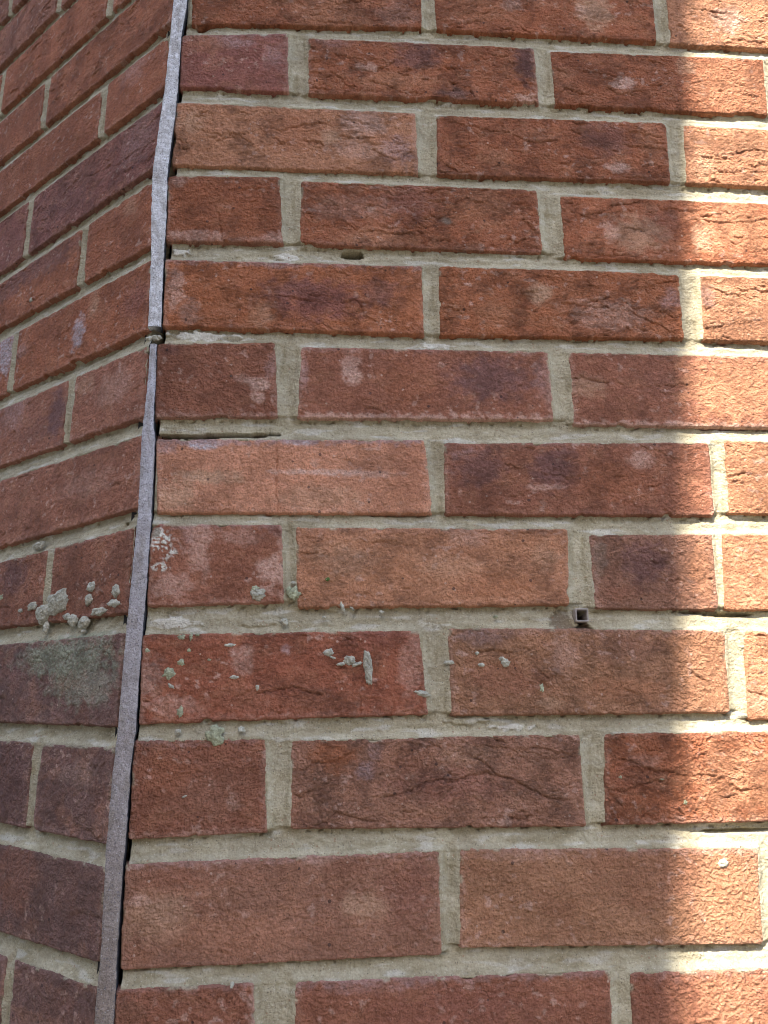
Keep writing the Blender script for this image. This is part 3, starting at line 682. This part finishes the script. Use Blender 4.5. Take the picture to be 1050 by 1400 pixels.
    t3 = sstep(.15, .6, fbm(x / 24, z / 16, seed + 46, 3))[..., None] * .2
    col = col * (1 - t3) + PAL['orange'] * t3
    # broken skin on the creases shows paler clay
    t4 = np.clip(c_all * .28, 0, .4)[..., None]
    col = col * (1 - t4) + PAL['tan'] * t4
    blot = sstep(.42, .62, fbm(x / 7, z / 6, seed + 49, 3)) * sstep(-.1, .4, perlin(x / 40, z / 30, seed + 52)) * .55
    col = col * (1 - blot[..., None]) + PAL['pink'] * .85 * blot[..., None]
    wob = .42 * fbm(x / 9, z / 7, seed + 55, 4)
    for (px, pz, rx, rz, cname, st) in pats:
        rx, rz = max(rx, 1.2), max(rz, 1.0)
        e = np.sqrt(((x - px) / rx) ** 2 + ((z - pz) / rz) ** 2)
        soft = .45 if cname in ('pink', 'white', 'lilac', 'grey', 'lichen') else .6
        mk = sstep(1.0 + soft * .5, 1.0 - soft, e + wob)
        if cname in ('pink', 'lichen', 'lilac', 'mauve'):
            mk = mk * (.55 + .45 * sstep(-.35, .25, perlin(x / 2.6, z / 2.2, seed + 60)))
        if cname == 'white':
            mk = mk * sstep(-.02, .18, perlin(x / 2.6, z / 2.6, seed + 61) + .5 * perlin(x / 7, z / 7, seed + 63))
            h = h + .3 * mk
        if cname == 'lichen':
            h = h + .5 * mk * (1 + perlin(x / 2.2, z / 2.2, seed + 62))
        mk = (mk * st)[..., None]
        col = col * (1 - mk) + PAL[cname] * mk
    # pale bloom along the arrises
    n_e = fbm(x / 6, z / 5, seed + 66, 3)
    for idx, amt in enumerate((rim[0], rim[1], rim[2], rim[3])):
        if amt <= 0:
            continue
        i0, i1 = ((0, 1), (2, 3), (3, 0), (1, 2))[idx]
        ax, az = q[i0]
        bx, bz = q[i1]
        L = math.hypot(bx - ax, bz - az)
        de = ((x - ax) * (bz - az) - (z - az) * (bx - ax)) / L
        mk = sstep(5.5, .5, de + 4.0 * n_e) * amt
        mk = (mk * .8)[..., None]
        col = col * (1 - mk) + PAL['pink' if idx != 0 else 'mauve'] * .95 * mk
    # mortar left on the arris
    sm = sstep(.28, .5, perlin(x / 12, z / 9, seed + 70) + .25 * perlin(x / 3, z / 3, seed + 71)) * sstep(2.6, .4, d) * sstep(-10, 14, z - .5 * (z0 + z1))
    col = col * (1 - .8 * sm[..., None]) + PAL['mortar'] * .8 * sm[..., None]
    # arris and sides
    R_ = 2.0
    tt = np.clip(d / R_, 0, 1)
    h = h * np.clip(.35 + .65 * tt, 0, 1) - .95 * (1 - np.sqrt(np.clip(1 - (1 - tt) ** 2, 0, 1)))
    h = h + np.where(d < 0, np.maximum(d * 5.0, -11.0), 0.0)
    crack_a = np.clip(crk * 1.0, 0, 1) * np.ones_like(x)
    return h, np.concatenate([np.clip(col, .01, .8), crack_a[..., None]], -1)


def build_brick(wall, row, step, seed, coarse=False):
    name_, q, base, crk, rim, pats = row
    q = [tuple(p) for p in q]
    cx = sum(p[0] for p in q) / 4
    cz = sum(p[1] for p in q) / 4
    wd = max(q[1][0] - q[0][0], q[2][0] - q[3][0])
    ht = max(q[0][1] - q[3][1], q[1][1] - q[2][1])
    if coarse:
        s = graded(0, wd, 6, 4, 2.0)
        t = graded(0, ht, 6, 4, 2.0)
    else:
        s = graded(0, wd, step)
        t = graded(0, ht, step)
    S, T = np.meshgrid(s, t)
    TL, TR, BR, BL = [np.array(p) for p in q]
    X = (TL[0] * (1 - S) + TR[0] * S) * (1 - T) + (BL[0] * (1 - S) + BR[0] * S) * T
    Zc = (TL[1] * (1 - S) + TR[1] * S) * (1 - T) + (BL[1] * (1 - S) + BR[1] * S) * T
    h, c = brick_surface(X, Zc, q, base, crk, rim, pats, seed, 'L' if name_.startswith('L') else 'R')
    tilt = np.random.RandomState(int(seed * 31) % 9999)
    h = h + tilt.uniform(-.5, .5) + (X - cx) / wd * tilt.uniform(-.6, .6) + (Zc - cz) / ht * tilt.uniform(-.5, .5)
    ny, nx = X.shape
    V = np.stack([X - cx, -h, Zc - cz], -1).reshape(-1, 3) / 1000
    idx = np.arange(nx * ny).reshape(ny, nx)
    F = np.stack([idx[:-1, :-1], idx[1:, :-1], idx[1:, 1:], idx[:-1, 1:]], -1).reshape(-1, 4)
    # sides and back
    loop = np.concatenate([idx[0, :-1], idx[:-1, -1], idx[-1, :0:-1], idx[:0:-1, 0]])
    nb = len(V)
    back = V[loop].copy()
    back[:, 1] = .045
    V = np.concatenate([V, back])
    C4 = c.reshape(-1, 4)
    C4 = np.concatenate([C4, C4[loop]])
    k = len(loop)
    bi = nb + np.arange(k)
    F2 = np.stack([loop, np.roll(loop, -1), np.roll(bi, -1), bi], -1)
    F = np.concatenate([F, F2])
    me = make_mesh('brick', V, F, M_BRICK, C4)
    o = link('brick', me, wall, (cx / 1000, 0, (cz + Z0) / 1000))
    return o


# ------------------------------------------------------------------ pointing
def build_mortar(wall, bricks, box, step, feats, seed, label, deep=1.0):
    x0, x1, z0, z1 = box
    xs = np.arange(x0, x1 + step, step)
    zs = np.arange(z0, z1 + step, step)
    X, Z = np.meshgrid(xs, zs)
    D = np.full(X.shape, -99.0)
    up = np.full(X.shape, 99.0)
    dn = np.full(X.shape, 99.0)
    for row in bricks:
        q = row[1]
        bx0, bx1 = min(p[0] for p in q) - 20, max(p[0] for p in q) + 20
        bz0, bz1 = min(p[1] for p in q) - 24, max(p[1] for p in q) + 24
        i0, i1 = np.searchsorted(xs, bx0), np.searchsorted(xs, bx1)
        j0, j1 = np.searchsorted(zs, bz0), np.searchsorted(zs, bz1)
        if i1 <= i0 or j1 <= j0:
            continue
        sl = (slice(j0, j1), slice(i0, i1))
        d = inside_dist(X[sl], Z[sl], q, 2.5)
        D[sl] = np.maximum(D[sl], d)
        cz = sum(p[1] for p in q) / 4
        fx = np.clip((X[sl] - q[0][0]) / (q[1][0] - q[0][0]), 0, 1)
        zbot = q[3][1] * (1 - fx) + q[2][1] * fx
        ztop = q[0][1] * (1 - fx) + q[1][1] * fx
        above = zbot > Z[sl] - 1.5
        below = ztop < Z[sl] + 1.5
        up[sl] = np.where(above, np.minimum(up[sl], -d), up[sl])
        dn[sl] = np.where(below, np.minimum(dn[sl], -d), dn[sl])
    G = np.maximum(-D, 0)                       # distance from the nearest brick
    u = np.clip(up, 0, 30)
    w = np.clip(dn, 0, 30)
    t = (w - u) / (u + w + 1.0)                 # -1 by the brick below, +1 by the brick above
    sm = sstep(.05, .55, perlin(X / 34, Z / 16, seed))
    pp = sstep(8, 14, np.minimum(u, w))           # upright joints are struck up and down
    rec = 1.2 + 2.8 * (1 - np.exp(-(G / 3.2) ** 2)) * (1 - .4 * sm) + 2.8 * sstep(-.1, .9, t) * sstep(18, 6, u)
    rec = rec - .8 * sm * sstep(-.2, -1, t)
    h = -rec + .5 * perlin(X / 40, Z / 18, seed + 1) + .45 * (fbm(X / 13, Z / 6, seed + 2, 3) * (1 - pp) + fbm(X / 5, Z / 16, seed + 3, 3) * pp) + .20 * perlin(X / 2.9, Z / 2.5, seed + 5) + .15 * perlin(X / 1.8, Z / 1.7, seed + 6)
    lump = sstep(.45, .75, perlin(X / 8, Z / 7, seed + 7)) * .5
    h = h + lump
    h = h - (deep - 1) * 3.0 * sstep(-.8, .6, t) * sstep(18, 6, u)
    # crumbled pits close under the bricks
    pit = sstep(.35, .6, fbm(X / 6, Z / 4, seed + 8, 2)) * sstep(.25, .9, t)
    h = h - 2.2 * pit
    base = PAL['mortar']
    col = np.broadcast_to(base, X.shape + (3,)).copy()
    v = fbm(X / 60, Z / 20, seed + 10, 3)
    col *= (1 + .12 * v)[..., None]
    dk = (sstep(.1, .7, (fbm(X / 35, Z / 7, seed + 13, 3) * (1 - pp) + fbm(X / 5, Z / 30, seed + 14, 3) * pp)) * .55 + .35 * sstep(.1, .8, t))[..., None]  # dark streaks, plus shade painted in under the upper brick
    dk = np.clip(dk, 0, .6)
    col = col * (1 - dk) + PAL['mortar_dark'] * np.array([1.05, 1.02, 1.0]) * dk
    wh = (sstep(.25, .7, fbm(X / 28, Z / 6, seed + 16, 3)) * .5 * (1 - .7 * pp))[..., None]
    col = col * (1 - wh) + PAL['white'] * .85 * wh
    for (px, pz, rx, rz, dep, cn) in feats:
        e = np.sqrt(((X - px) / max(rx, .8)) ** 2 + ((Z - pz) / max(rz, .8)) ** 2) + (.6 if dep > 0 else .25) * fbm(X / 8, Z / 4, seed + 19, 3)
        if cn == 'void_shade':                       # squared-off voids, their shade painted near black
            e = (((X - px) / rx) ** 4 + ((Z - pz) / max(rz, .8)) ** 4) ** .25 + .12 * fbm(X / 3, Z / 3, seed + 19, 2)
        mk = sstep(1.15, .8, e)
        if cn == 'void_shade':
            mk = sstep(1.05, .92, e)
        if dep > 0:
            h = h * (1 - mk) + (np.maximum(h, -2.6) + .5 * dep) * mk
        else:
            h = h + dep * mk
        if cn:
            mc = (mk * (1.0 if cn == 'void_shade' else .75))[..., None]
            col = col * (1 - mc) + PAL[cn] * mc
    h = np.where(D > 1.5, np.minimum(h, -3.0), h)
    ny, nx = X.shape
    idx = np.arange(nx * ny).reshape(ny, nx)
    keep = (np.minimum.reduce([D[:-1, :-1], D[1:, :-1], D[1:, 1:], D[:-1, 1:]]) < 2.2)
    F = np.stack([idx[:-1, :-1], idx[:-1, 1:], idx[1:, 1:], idx[1:, :-1]], -1)[keep]
    used, inv = np.unique(F, return_inverse=True)
    V = np.stack([X, -h, Z + Z0], -1).reshape(-1, 3)[used] / 1000
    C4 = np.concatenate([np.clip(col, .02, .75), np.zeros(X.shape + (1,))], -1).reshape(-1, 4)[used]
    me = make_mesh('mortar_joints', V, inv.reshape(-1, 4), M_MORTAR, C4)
    return link('mortar_joints', me, wall, label=label)


# ------------------------------------------------------------------ blobs stuck on the wall
def blob(wall, x, z, rx, rz, tilt, kind, seed):
    rx, rz = max(rx, .8), max(rz, .7)
    nu, nv = 30, 12
    dep = {'s': .34, 'l': .12, 'g': .3}[kind] * min(rx, rz) + .5
    V, C = [], []
    base = {'s': (.46, .44, .35), 'l': (.37, .38, .25), 'g': (.12, .20, .05)}[kind]
    ca, sa = math.cos(math.radians(tilt)), math.sin(math.radians(tilt))
    ph = np.linspace(0, 2 * np.pi, nu, endpoint=False)
    for j in range(nv + 1):
        r = math.sin(j / nv * math.pi / 2)
        hh = math.cos(j / nv * math.pi / 2)
        for p in ph:
            ex, ez = math.cos(p) * r, math.sin(p) * r
            k = 1 + (.45 if kind == 'l' else .3) * r * float(perlin(np.array([math.cos(p) * 1.4 + 3]), np.array([math.sin(p) * 1.4]), seed)[0]) \
                + (.35 if kind == 'l' else .2) * r * float(perlin(np.array([math.cos(p) * 2.9]), np.array([math.sin(p) * 2.9]), seed + 4)[0]) + (.25 if kind == 'l' else .08) * r * float(perlin(np.array([math.cos(p) * 5.9]), np.array([math.sin(p) * 5.9]), seed + 5)[0])
            xx, zz = ex * k * rx, ez * k * rz
            bump_ = 1 + .6 * float(perlin(np.array([xx / 2.4]), np.array([zz / 2.4]), seed + 7)[0]) + .2 * float(perlin(np.array([xx / 1.0]), np.array([zz / 1.0]), seed + 8)[0])
            yy = -dep * (hh ** .7) * bump_ + 1.2 * (1 - hh)
            V.append(((xx * ca - zz * sa) / 1000, yy / 1000, (xx * sa + zz * ca) / 1000))
            s = 1 + .25 * float(perlin(np.array([xx / 3]), np.array([zz / 3]), seed + 9)[0])
            C.append((base[0] * s, base[1] * s, base[2] * s, 0))
    F = []
    for j in range(nv):
        for i in range(nu):
            a, b = j * nu + i, j * nu + (i + 1) % nu
            F.append((a, a + nu, b + nu, b))
    me = make_mesh('blob', V, F, M_LICHEN, C)
    nm = {'s': 'mortar_splash', 'l': 'lichen_patch', 'g': 'grass_scrap'}[kind]
    link(nm, me, wall, (x / 1000, -.0004, (z + Z0) / 1000))


# ------------------------------------------------------------------ plain masonry outside the picture
def rough_masonry(wall, x0, x1, z0, z1, skip, flip, seed):
    """same bond, simple bricks in one mesh, everywhere round the close-up"""
    r = np.random.RandomState(seed)
    V, F, C = [], [], []

    def box(xa, xb, za, zb, yf, yb, c, al=0.0):
        n = len(V)
        for (xx, zz) in ((xa, za), (xb, za), (xb, zb), (xa, zb)):
            V.append((xx / 1000, yf / 1000, (zz + Z0) / 1000))
        for (xx, zz) in ((xa, za), (xb, za), (xb, zb), (xa, zb)):
            V.append((xx / 1000, yb / 1000, (zz + Z0) / 1000))
        C.extend([(*c, al)] * 8)
        F.extend([(n, n + 1, n + 2, n + 3), (n + 4, n + 7, n + 6, n + 5), (n, n + 4, n + 5, n + 1), (n + 1, n + 5, n + 6, n + 2),
                  (n + 2, n + 6, n + 7, n + 3), (n + 3, n + 7, n + 4, n)])
    names = ['red', 'brownred', 'orange', 'redorange', 'brown', 'purplebrown']
    row0, row1 = int(math.floor(-z1 / 75)), int(math.ceil(-z0 / 75))
    length = (x1 - x0)
    for row in range(row0, row1):
        s = 0.0
        first = (row % 2 != 0)
        while s < length:
            L = 102.5 if first else 211
            first = False
            a, b = s, min(s + L, length)
            zt, zb = -row * 75 - 7, -row * 75 - 68
            xa, xb = (x0 + a, x0 + b) if not flip else (x1 - b, x1 - a)
            s = b + 10.5
            if xb - xa < 20 or zb < z0:
                continue
            if xb > skip[0] and xa < skip[1] and zt > skip[2] and zb < skip[3]:
                continue
            c = PAL[names[r.randint(len(names))]] * r.uniform(.85, 1.1)
            box(xa, xb, zb, zt, r.uniform(-.5, .5), 45, c, .5)
    me = make_mesh('plain_bricks', V, F, M_BRICK, C, smooth=False)
    link('brickwork', me, wall, kind='stuff')
    V, F, C = [], [], []
    mc = tuple(PAL['mortar'])
    sx0, sx1, sz0, sz1 = skip[4:]
    box(x0, sx0, z0, z1, 3.2, 60, mc)
    box(sx1, x1, z0, z1, 3.2, 60, mc)
    box(sx0, sx1, z0, sz0, 3.2, 60, mc)
    box(sx0, sx1, sz1, z1, 3.2, 60, mc)
    box(x0, x1, z0, z1, 62, 100, mc)
    keep = [(V, F, C)]
    me = make_mesh('plain_mortar', V, F, M_MORTAR, C, smooth=False)
    link('mortar_bed', me, wall, kind='stuff')


WALL_TOP = 4600 - Z0
# right-hand wall
right_wall = thing('brick_wall', 'broad sunlit and shaded red brick wall to the right of the grey joint strip', 'brick wall')
for k, row in enumerate(RIGHT_BRICKS):
    build_brick(right_wall, row, .8, 3.0 + k * 5.3)
xr = [p[0] for row in RIGHT_BRICKS for p in row[1]]
zr = [p[1] for row in RIGHT_BRICKS for p in row[1]]
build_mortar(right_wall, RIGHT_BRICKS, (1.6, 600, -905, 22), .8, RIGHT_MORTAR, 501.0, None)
for k, b in enumerate(RIGHT_BLOBS):
    blob(right_wall, *b, 900 + k * 3.1)
rough_masonry(right_wall, 0, 3000, -Z0, WALL_TOP, (-5, 590, -905, 5, -.0, 600, -905, 22), False, 5)

# left-hand wall
left_wall = thing('brick_wall', 'narrow shaded brick wall angled away to the left of the grey joint strip', 'brick wall',
                  (LEFT_O[0] / 1000, LEFT_O[1] / 1000, 0), -ANG)
vis = []
for k, row in enumerate(LEFT_BRICKS):
    x1b = max(p[0] for p in row[1])
    zc = sum(p[1] for p in row[1]) / 4
    reach = 128 + (zc + 860) * .265
    far = -x1b > reach
    if zc > 235:
        far = True
    vis.append(row)
    build_brick(left_wall, row, .95, 303.0 + k * 4.7, coarse=far)
build_mortar(left_wall, vis, (-560, -2.0, -965, 225), .95, LEFT_MORTAR, 801.0, None, 1.2)
for k, b in enumerate(LEFT_BLOBS):
    blob(left_wall, *b, 1500 + k * 3.1)
rough_masonry(left_wall, -3500, 0, -Z0, WALL_TOP, (-560, 5, -965, 225, -560, 0.0, -965, 225), True, 9)


# ------------------------------------------------------------------ strip of filler in the movement joint
def strip(name, pts, seed, label, base_a, base_b, proud, depth=14.0, end_lump=False):
    z_hi, z_lo = pts[0][2], pts[-1][2]
    n = int((z_hi - z_lo) / .9)
    zs = np.linspace(z_hi, z_lo, n)
    zt = np.array([p[2] for p in pts])[::-1]
    xl = np.interp(zs, zt, np.array([p[0] for p in pts])[::-1])
    xrr = np.interp(zs, zt, np.array([p[1] for p in pts])[::-1])
    prof = [(-.0, depth), (0.0, 1.6), (.03, .45), (.10, 0.05), (.2, 0), (.3, 0), (.4, 0), (.5, 0), (.6, 0), (.7, 0), (.8, 0), (.88, .05), (.95, .3), (1.0, .9), (.995, 1.5), (.96, 3.0), (.94, depth)]
    m_ = len(prof)
    V = np.zeros((n, m_, 3))
    C = np.ones((n, m_, 4))
    for k, (f, dpt) in enumerate(prof):
        x = xl + (xrr - xl) * f
        ed = min(f, 1 - f)
        x = x + (.35 if ed < .05 else .1) * fbm(zs / 5, zs * 0 + f * 9, seed, 3)
        y = -proud + dpt + .35 * perlin(zs / 30, zs * 0 + f, seed + 3) + .22 * perlin(zs / 2.6, zs * 0 + f * 5.0, seed + 4) - .35 * np.sin(np.pi * f)
        V[:, k] = np.stack([x, y, zs + Z0], -1) / 1000
        tt = np.linspace(0, 1, n)[:, None]
        nz = (1 + .12 * fbm(zs / 14, zs * 0 + f * 2, seed + 6, 3))[:, None]
        C[:, k, :3] = (np.array(base_a) * (1 - tt) + np.array(base_b) * tt) * nz
        drt = sstep(.1, .6, fbm(zs / 22, zs * 0 + f * 1.5 + 7, seed + 9, 4))[:, None] * .45
        C[:, k, :3] = C[:, k, :3] * (1 - drt) + np.array((.28, .24, .20)) * drt
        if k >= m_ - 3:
            C[:, k, :3] = (.06, .06, .07)      # right flank painted near black for the shade in the gap
    idx = np.arange(n * m_).reshape(n, m_)
    F = np.stack([idx[:-1, :-1], idx[1:, :-1], idx[1:, 1:], idx[:-1, 1:]], -1).reshape(-1, 4)
    V = V.reshape(-1, 3)
    C = C.reshape(-1, 4)
    # end caps as rows of quads folded to the back
    for r_ in (0, n - 1):
        ids = idx[r_]
        for a in range(m_ // 2):
            q = (ids[a], ids[a + 1], ids[m_ - 2 - a], ids[m_ - 1 - a])
            if len(set(q)) == 4:
                F = np.concatenate([F, [q if r_ else q[::-1]]])
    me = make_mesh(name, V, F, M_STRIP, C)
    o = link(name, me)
    o['label'] = label
    o['category'] = 'joint strip'
    return o


top_ext = [[-10.4, 1.6, WALL_TOP]] + [list(p) for p in STRIP_UPPER]
g_a, g_b, g_c = (.68, .67, .69), (.64, .63, .63), (.26, .205, .165)
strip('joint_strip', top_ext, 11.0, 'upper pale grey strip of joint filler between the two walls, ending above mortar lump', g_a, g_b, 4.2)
low = [list(p) for p in STRIP_LOWER]
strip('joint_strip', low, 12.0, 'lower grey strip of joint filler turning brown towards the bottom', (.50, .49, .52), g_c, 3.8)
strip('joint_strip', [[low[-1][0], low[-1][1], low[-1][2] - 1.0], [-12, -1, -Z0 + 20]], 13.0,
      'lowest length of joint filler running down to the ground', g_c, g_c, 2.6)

# back of the movement joint: near-black sheet painting the dark void deep in the gap
bv = [(-16, 9, -Z0 + 1), (3, 9, -Z0 + 1), (3, 9, WALL_TOP), (-16, 9, WALL_TOP), (-16, 14, -Z0 + 1), (3, 14, -Z0 + 1), (3, 14, WALL_TOP), (-16, 14, WALL_TOP)]
bv = [(a / 1000, b / 1000, (c + Z0) / 1000) for a, b, c in bv]
bf = [(0, 1, 2, 3), (4, 7, 6, 5), (0, 4, 5, 1), (1, 5, 6, 2), (2, 6, 7, 3), (3, 7, 4, 0)]
M_GAP_VOID = plain('gap_void_black', (.03, .028, .026), .95)
o = link('gap_void_sheet', make_mesh('gap_void_sheet', bv, bf, M_GAP_VOID, smooth=False))
o['label'] = 'near black sheet standing in for the dark void behind the grey joint strip'
o['category'] = 'dark sheet'

# mortar lump that interrupts the strip
for k, (x, z, rx, rz) in enumerate(((-5.0, -379.0, 4.0, 2.6), (-10.5, -380.0, 3.0, 2.0))):
    blob(right_wall, x, z, rx, rz, 20 * k, 's', 1700 + k * 7)

# ------------------------------------------------------------------ weep tube
wx, wz = WEEP
M_TUBE = plain('weathered_plastic', (.33, .29, .26), .55, 400, .15)
s_o, s_i = 5.0, 3.9


def ring(s, y, r=.9):
    pts = []
    for cx_, cz_, a0 in ((s - r, s - r, 0), (-s + r, s - r, 90), (-s + r, -s + r, 180), (s - r, -s + r, 270)):
        for a in (0, 30, 60, 90):
            t_ = math.radians(a0 + a)
            pts.append(((cx_ + r * math.cos(t_)) / 1000, y / 1000, (cz_ + r * math.sin(t_)) / 1000))
    return pts


rings = [ring(s_o, 40), ring(s_o, -.2), ring(s_o - .15, -.6), ring(s_i + .15, -.6), ring(s_i, -.2), ring(s_i, 40)]
V = [p for r_ in rings for p in r_]
F = []
for a in range(len(rings) - 1):
    for i in range(16):
        j = (i + 1) % 16
        F.append((a * 16 + i, (a + 1) * 16 + i, (a + 1) * 16 + j, a * 16 + j))
F = [f[::-1] for f in F]
wt = link('weep_tube', make_mesh('weep_tube', V, F, M_TUBE, smooth=False), right_wall, (wx / 1000, 0, (wz + Z0) / 1000))
wt['label'] = 'small square plastic weep tube opening in the bed joint'
wt.rotation_euler = (0, math.radians(1), 0)
# black plate standing in for the darkness inside the tube
M_VOID = plain('weep_void_black', (.01, .009, .008), 1)
vb = [(-5 / 1000, .030, -5 / 1000), (5 / 1000, .030, -5 / 1000), (5 / 1000, .030, 5 / 1000), (-5 / 1000, .030, 5 / 1000),
      (-5 / 1000, .034, -5 / 1000), (5 / 1000, .034, -5 / 1000), (5 / 1000, .034, 5 / 1000), (-5 / 1000, .034, 5 / 1000)]
link('weep_void_plate', make_mesh('weep_void_plate', vb, bf, M_VOID, smooth=False), right_wall, (wx / 1000, 0, (wz + Z0) / 1000))


# ------------------------------------------------------------------ surroundings (behind the camera)
def boxmesh(name, x0, x1, y0, y1, z0, z1, mat):
    V = [(x0, y0, z0), (x1, y0, z0), (x1, y1, z0), (x0, y1, z0), (x0, y0, z1), (x1, y0, z1), (x1, y1, z1), (x0, y1, z1)]
    F = [(0, 3, 2, 1), (4, 5, 6, 7), (0, 1, 5, 4), (1, 2, 6, 5), (2, 3, 7, 6), (3, 0, 4, 7)]
    return make_mesh(name, V, F, mat, smooth=False)


M_GROUND = plain('worn_concrete', (.13, .12, .105), .9, 8, .2, .004)
gv = [(-60, -60, 0), (60, -60, 0), (60, 60, 0), (-60, 60, 0)]
link('ground', make_mesh('ground', gv, [(0, 1, 2, 3)], M_GROUND, smooth=False), kind='structure')

M_ADDED_RENDER = plain('added_brick_facing', (.18, .11, .08), .9, 12, .1, .002)
M_FASCIA = plain('added_block_fascia', (.10, .09, .08), .6, 12, .1)
M_ADDED_DOOR = plain('added_block_door_paint', (.05, .09, .07), .5, 12, .1)
# added flat-roofed block, unseen: its edge is shaped to throw the shade
shade_block = thing('shade_casting_block', 'flat roofed brown brick block, unseen, added behind the viewpoint to cast the shade', 'building')
EDGE_H = 4.14
p_ref = Vector((0.4162, 0.0, 1.707))
tt = (EDGE_H - .14 - p_ref.z) / -SUN_DIR.z
e0 = p_ref - SUN_DIR * tt                        # a point of the roof edge
ed = Vector((SUN_DIR.x - 0.12 * SUN_DIR.z, SUN_DIR.y, 0)).normalized()


def on_edge(y):
    k = (y - e0.y) / ed.y
    return e0.x + ed.x * k


yn, yf = -1.0, -6.5
xa, xb = on_edge(yn), on_edge(yf)
V = []
for z in (EDGE_H - .14, EDGE_H):
    V += [(xa, yn, z), (-7.0, yn, z), (-7.0, yf, z), (xb, yf, z)]
F = [(0, 1, 2, 3), (4, 7, 6, 5), (0, 4, 5, 1), (1, 5, 6, 2), (2, 6, 7, 3), (3, 7, 4, 0)]
link('roof', make_mesh('roof', V, F, M_FASCIA, smooth=False), shade_block)
wy = -2.2
V = []
for z in (0, EDGE_H - .14):
    V += [(on_edge(wy) - .25, wy, z), (-6.8, wy, z), (-6.8, yf + .2, z), (on_edge(yf + .2) - .25, yf + .2, z)]
link('wall', make_mesh('wall', V, F, M_ADDED_RENDER, smooth=False), shade_block)
link('door', boxmesh('door', -3.4, -2.5, wy - .02, wy + .05, .02, 2.05, M_ADDED_DOOR), shade_block)

# unseen house, added to close off the low sky
house = thing('sky_blocking_house', 'two storey brick house, unseen, added behind the viewpoint to block low sky', 'house')
link('wall', boxmesh('wall', -9.0, 16.0, -17.0, -10.0, 0, 5.4, M_ADDED_RENDER), house)  # wall of the added unseen house
rv = [(-9.3, -17.3, 5.4), (16.3, -17.3, 5.4), (16.3, -9.7, 5.4), (-9.3, -9.7, 5.4), (-9.3, -13.5, 7.6), (16.3, -13.5, 7.6)]
rf = [(0, 3, 2, 1), (3, 4, 5, 2), (0, 1, 5, 4)]
me = bpy.data.meshes.new('roof')
me.from_pydata(rv, [], rf + [(0, 4, 3), (1, 2, 5)])
me.materials.append(M_FASCIA)
link('roof', me, house)  # roof of the added unseen house
